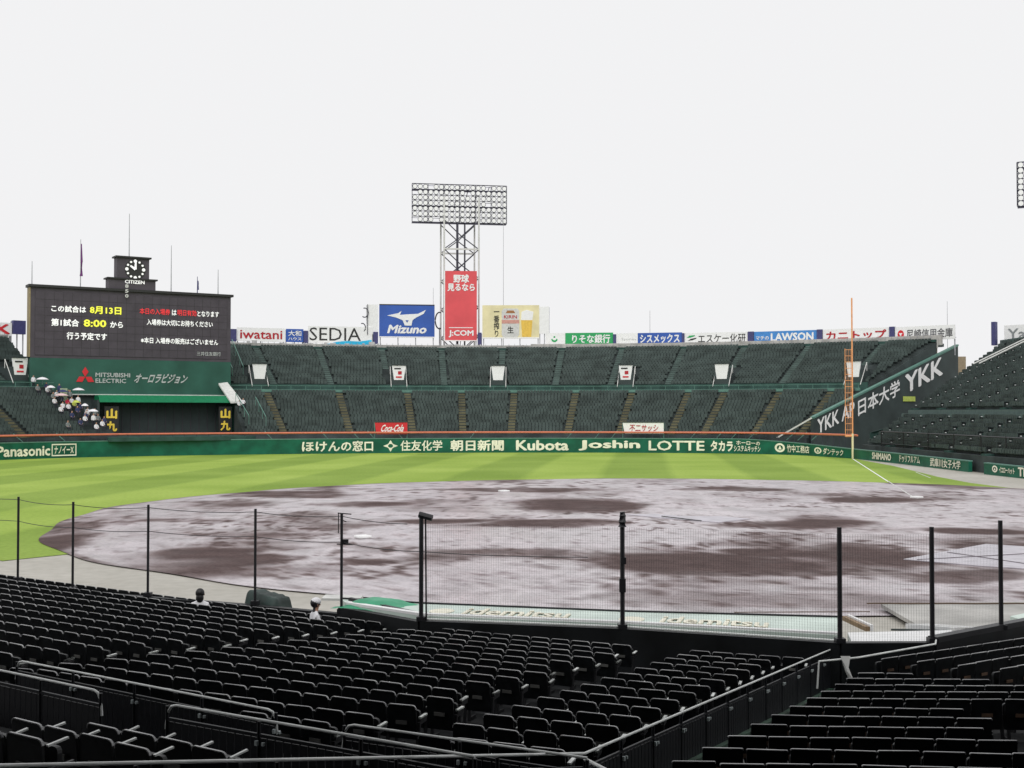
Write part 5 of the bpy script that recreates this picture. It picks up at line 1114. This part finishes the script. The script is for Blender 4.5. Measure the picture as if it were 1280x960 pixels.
p = person(-8.05, 31.1, -.30, R(8), 'sit', 'cloth_white', 'person with dark hair and white shirt seated in the front row at left', group=None); near_head(p, 1.22, .03, M['hair'], True)
p = person(-4.80, 29.35, -.28, R(-62), 'sit', 'cloth_white', 'person in white cap and white shirt seated beside the dugout end', group=None); near_head(p, 1.22, .03, M['hair'], cap=True)
# spectators and umbrellas in the corner left of the scoreboard
def lt(r):   # terrace height in the left stand at radius r
    return zl((r-R0)/(R1-R0)*NL) if r < R1 else 8.5
crowd = [(83.9, -45.9, 'stand', 'cloth_white', 'topmost spectator in white beside the walkway'), (82.6, -45.1, 'sit', 'cloth_blue', 'spectator in navy raincoat under the highest white umbrella'), (81.6, -45.3, 'sit', 'cloth_white', 'spectator in white just below the highest umbrella'), (81.2, -44.3, 'stand', 'cloth_blue', 'standing spectator in navy beside the upper white umbrellas'),
 (79.9, -45.3, 'sit', 'cloth_grey', 'grey shirted spectator on the left edge of the group'), (78.6, -45.6, 'sit', 'cloth_white', 'spectator in white under the pale pink umbrella'), (78.4, -44.4, 'sit', 'cloth_red', 'spectator in a bright red raincoat'), (77.9, -43.9, 'sit', 'cloth_yellow', 'spectator in a yellow green raincoat'), (77.4, -45.2, 'sit', 'cloth_white', 'spectator in white left of the red raincoat'), (77.2, -44.7, 'sit', 'cloth_white', 'spectator in white below the red raincoat'),
 (79.5, -43.8, 'stand', 'cloth_grey', 'standing spectator in grey near the scoreboard side wall'), (78.9, -43.2, 'stand', 'cloth_white', 'standing spectator in white near the scoreboard side wall'), (76.6, -43.0, 'sit', 'cloth_white', 'spectator in white at the right end of the group'), (76.2, -42.4, 'sit', 'cloth_grey', 'grey shirted spectator at the right end of the group'),
 (75.0, -45.1, 'sit', 'cloth_blue', 'spectator in navy in the lower left rows'), (74.1, -44.1, 'sit', 'cloth_white', 'spectator in white in the lower rows, left one'), (73.6, -43.4, 'stand', 'cloth_white', 'standing spectator in white just over the orange rail'), (73.0, -42.7, 'sit', 'cloth_white', 'spectator in white in the lowest row, right one'), (73.9, -42.2, 'sit', 'cloth_blue', 'spectator in navy in the lowest row at the right'), (72.6, -46.4, 'sit', 'cloth_grey', 'lone spectator low on the left near the stair'), (80.4, -44.8, 'sit', 'cloth_white', 'spectator in white between the two upper umbrellas'), (77.9, -43.3, 'sit', 'cloth_blue', 'navy clad spectator right of the yellow green raincoat'), (75.3, -43.6, 'sit', 'cloth_blue', 'spectator in dark clothes above the standing one in white')]
extra = [(82.0, -46.1, 'sit', 'cloth_grey', 'grey shirted spectator furthest left in the upper rows'), (79.2, -44.7, 'sit', 'cloth_blue', 'spectator in navy just above the red raincoat'), (78.7, -43.9, 'sit', 'cloth_white', 'spectator in white above the yellow green raincoat'), (76.5, -45.7, 'sit', 'cloth_white', 'spectator in white at the left edge of the middle rows'), (76.3, -44.1, 'sit', 'cloth_blue', 'spectator in navy two rows below the yellow green raincoat'), (75.9, -43.3, 'sit', 'cloth_white', 'spectator in white below the small white umbrella'),
 (74.6, -42.6, 'sit', 'cloth_grey', 'grey shirted spectator in the lower right rows'), (73.2, -44.9, 'sit', 'cloth_blue', 'spectator in navy near the lowest rows, left one'), (72.2, -43.6, 'sit', 'cloth_white', 'spectator in white directly behind the orange rail'), (80.6, -43.6, 'stand', 'cloth_blue', 'standing spectator in navy under the rightmost white umbrella')]
for r, th, pose, sh, lb in crowd+extra:
    q = cp(r, th); person(q.x, q.y, lt(r) if th < -43.6 else 2.3+(r-71)*.45, R(180)-R(th), pose, sh, lb, hat='cloth_white' if sh == 'cloth_white' else None, sc=1.12)
# small extra terrace under the group, next to the scoreboard side wall
b = MB(cp(75, -43, 2)); 
for i in range(14): 
    r = 71.0+i*.75; z = 2.3+i*.34; P = [cp(r, -44.45), cp(r, -41.6), cp(r+.75, -41.6), cp(r+.75, -44.45)]; b.prism([(p.x, p.y, .2) for p in P], (0, 0, z-.2))
b.build('side_terrace', M['tread'], sb)
def umbrella(r, th, m, lb, lift=1.75, rad=.75):
    c = cp(r, th); z = (lt(r) if th < -43.6 else 2.3+(r-71)*.45)+lift; o_ = (c.x, c.y, z); u = thing('umbrella', o_, lb, 'umbrella', 'open umbrellas in the crowd')
    b = MB(o_); n_ = 8; vs = [(c.x, c.y, z+.32)]; rings = 3
    for k in range(1, rings+1):
        q = k/rings
        for a in range(n_): vs.append((c.x+rad*q*math.cos(2*math.pi*a/n_), c.y+rad*q*math.sin(2*math.pi*a/n_), z+.32*(1-q*q)))
    fs = [(0, 1+a, 1+(a+1) % n_) for a in range(n_)]
    for k in range(rings-1): fs += [(1+k*n_+a, 1+(k+1)*n_+a, 1+(k+1)*n_+(a+1) % n_, 1+k*n_+(a+1) % n_) for a in range(n_)]
    b.add(vs, fs); b.build('canopy', m, u); b = MB(o_); b.tube([(c.x, c.y, z-.65), (c.x, c.y, z+.42)], .02, 5); b.build('shaft', M['steel'], u)
umbrella(82.5, -45.5, M['cloth_white'], 'highest white umbrella in the crowd left of the scoreboard', 1.8, .85); umbrella(80.9, -45.2, M['cloth_white'], 'white umbrella just below the highest one', 1.5, .6); umbrella(79.8, -42.9, M['cloth_white'], 'white umbrella next to the green scoreboard panel', 2.2, .85); umbrella(78.4, -45.0, M['cloth_pink'], 'pale pink umbrella in the middle of the crowd', 1.7, .95); umbrella(76.5, -43.3, M['cloth_white'], 'small white umbrella at the right side of the crowd', 1.6, .5)
umbrella(79.6, -44.5, M['cloth_blue'], 'navy umbrella above the red raincoat', 1.6, .75); umbrella(74.9, -43.0, M['cloth_white'], 'white umbrella lowest in the crowd', 1.6, .7); umbrella(77.0, -44.0, M['cloth_yellow'], 'yellow green umbrella amid the crowd', 1.5, .55)
b = MB(cp(80.5, -44.2, 7)); b.box(cp(80.5, -44.1, 7.6), .9, .2, 2.2, .6); tag(b.build('pale_panel', mat('pale green panel', (.35, .42, .28), .7)), 'narrow pale green upright panel standing among the spectators', 'panel')
q = cp(82, -27.7); 
for i, (r, th, lb) in enumerate([(78.7, -26.6, 'spectator in white sitting below the pale tarp right of the scoreboard'), (78.2, -27.1, 'second spectator in white beside the pale tarp')]): q = cp(r, th); person(q.x, q.y, zl((r-R0)/(R1-R0)*NL), R(180)-R(th), 'sit', 'cloth_white', lb, hat='cloth_white', sc=1.1, group='spectators right of the scoreboard')
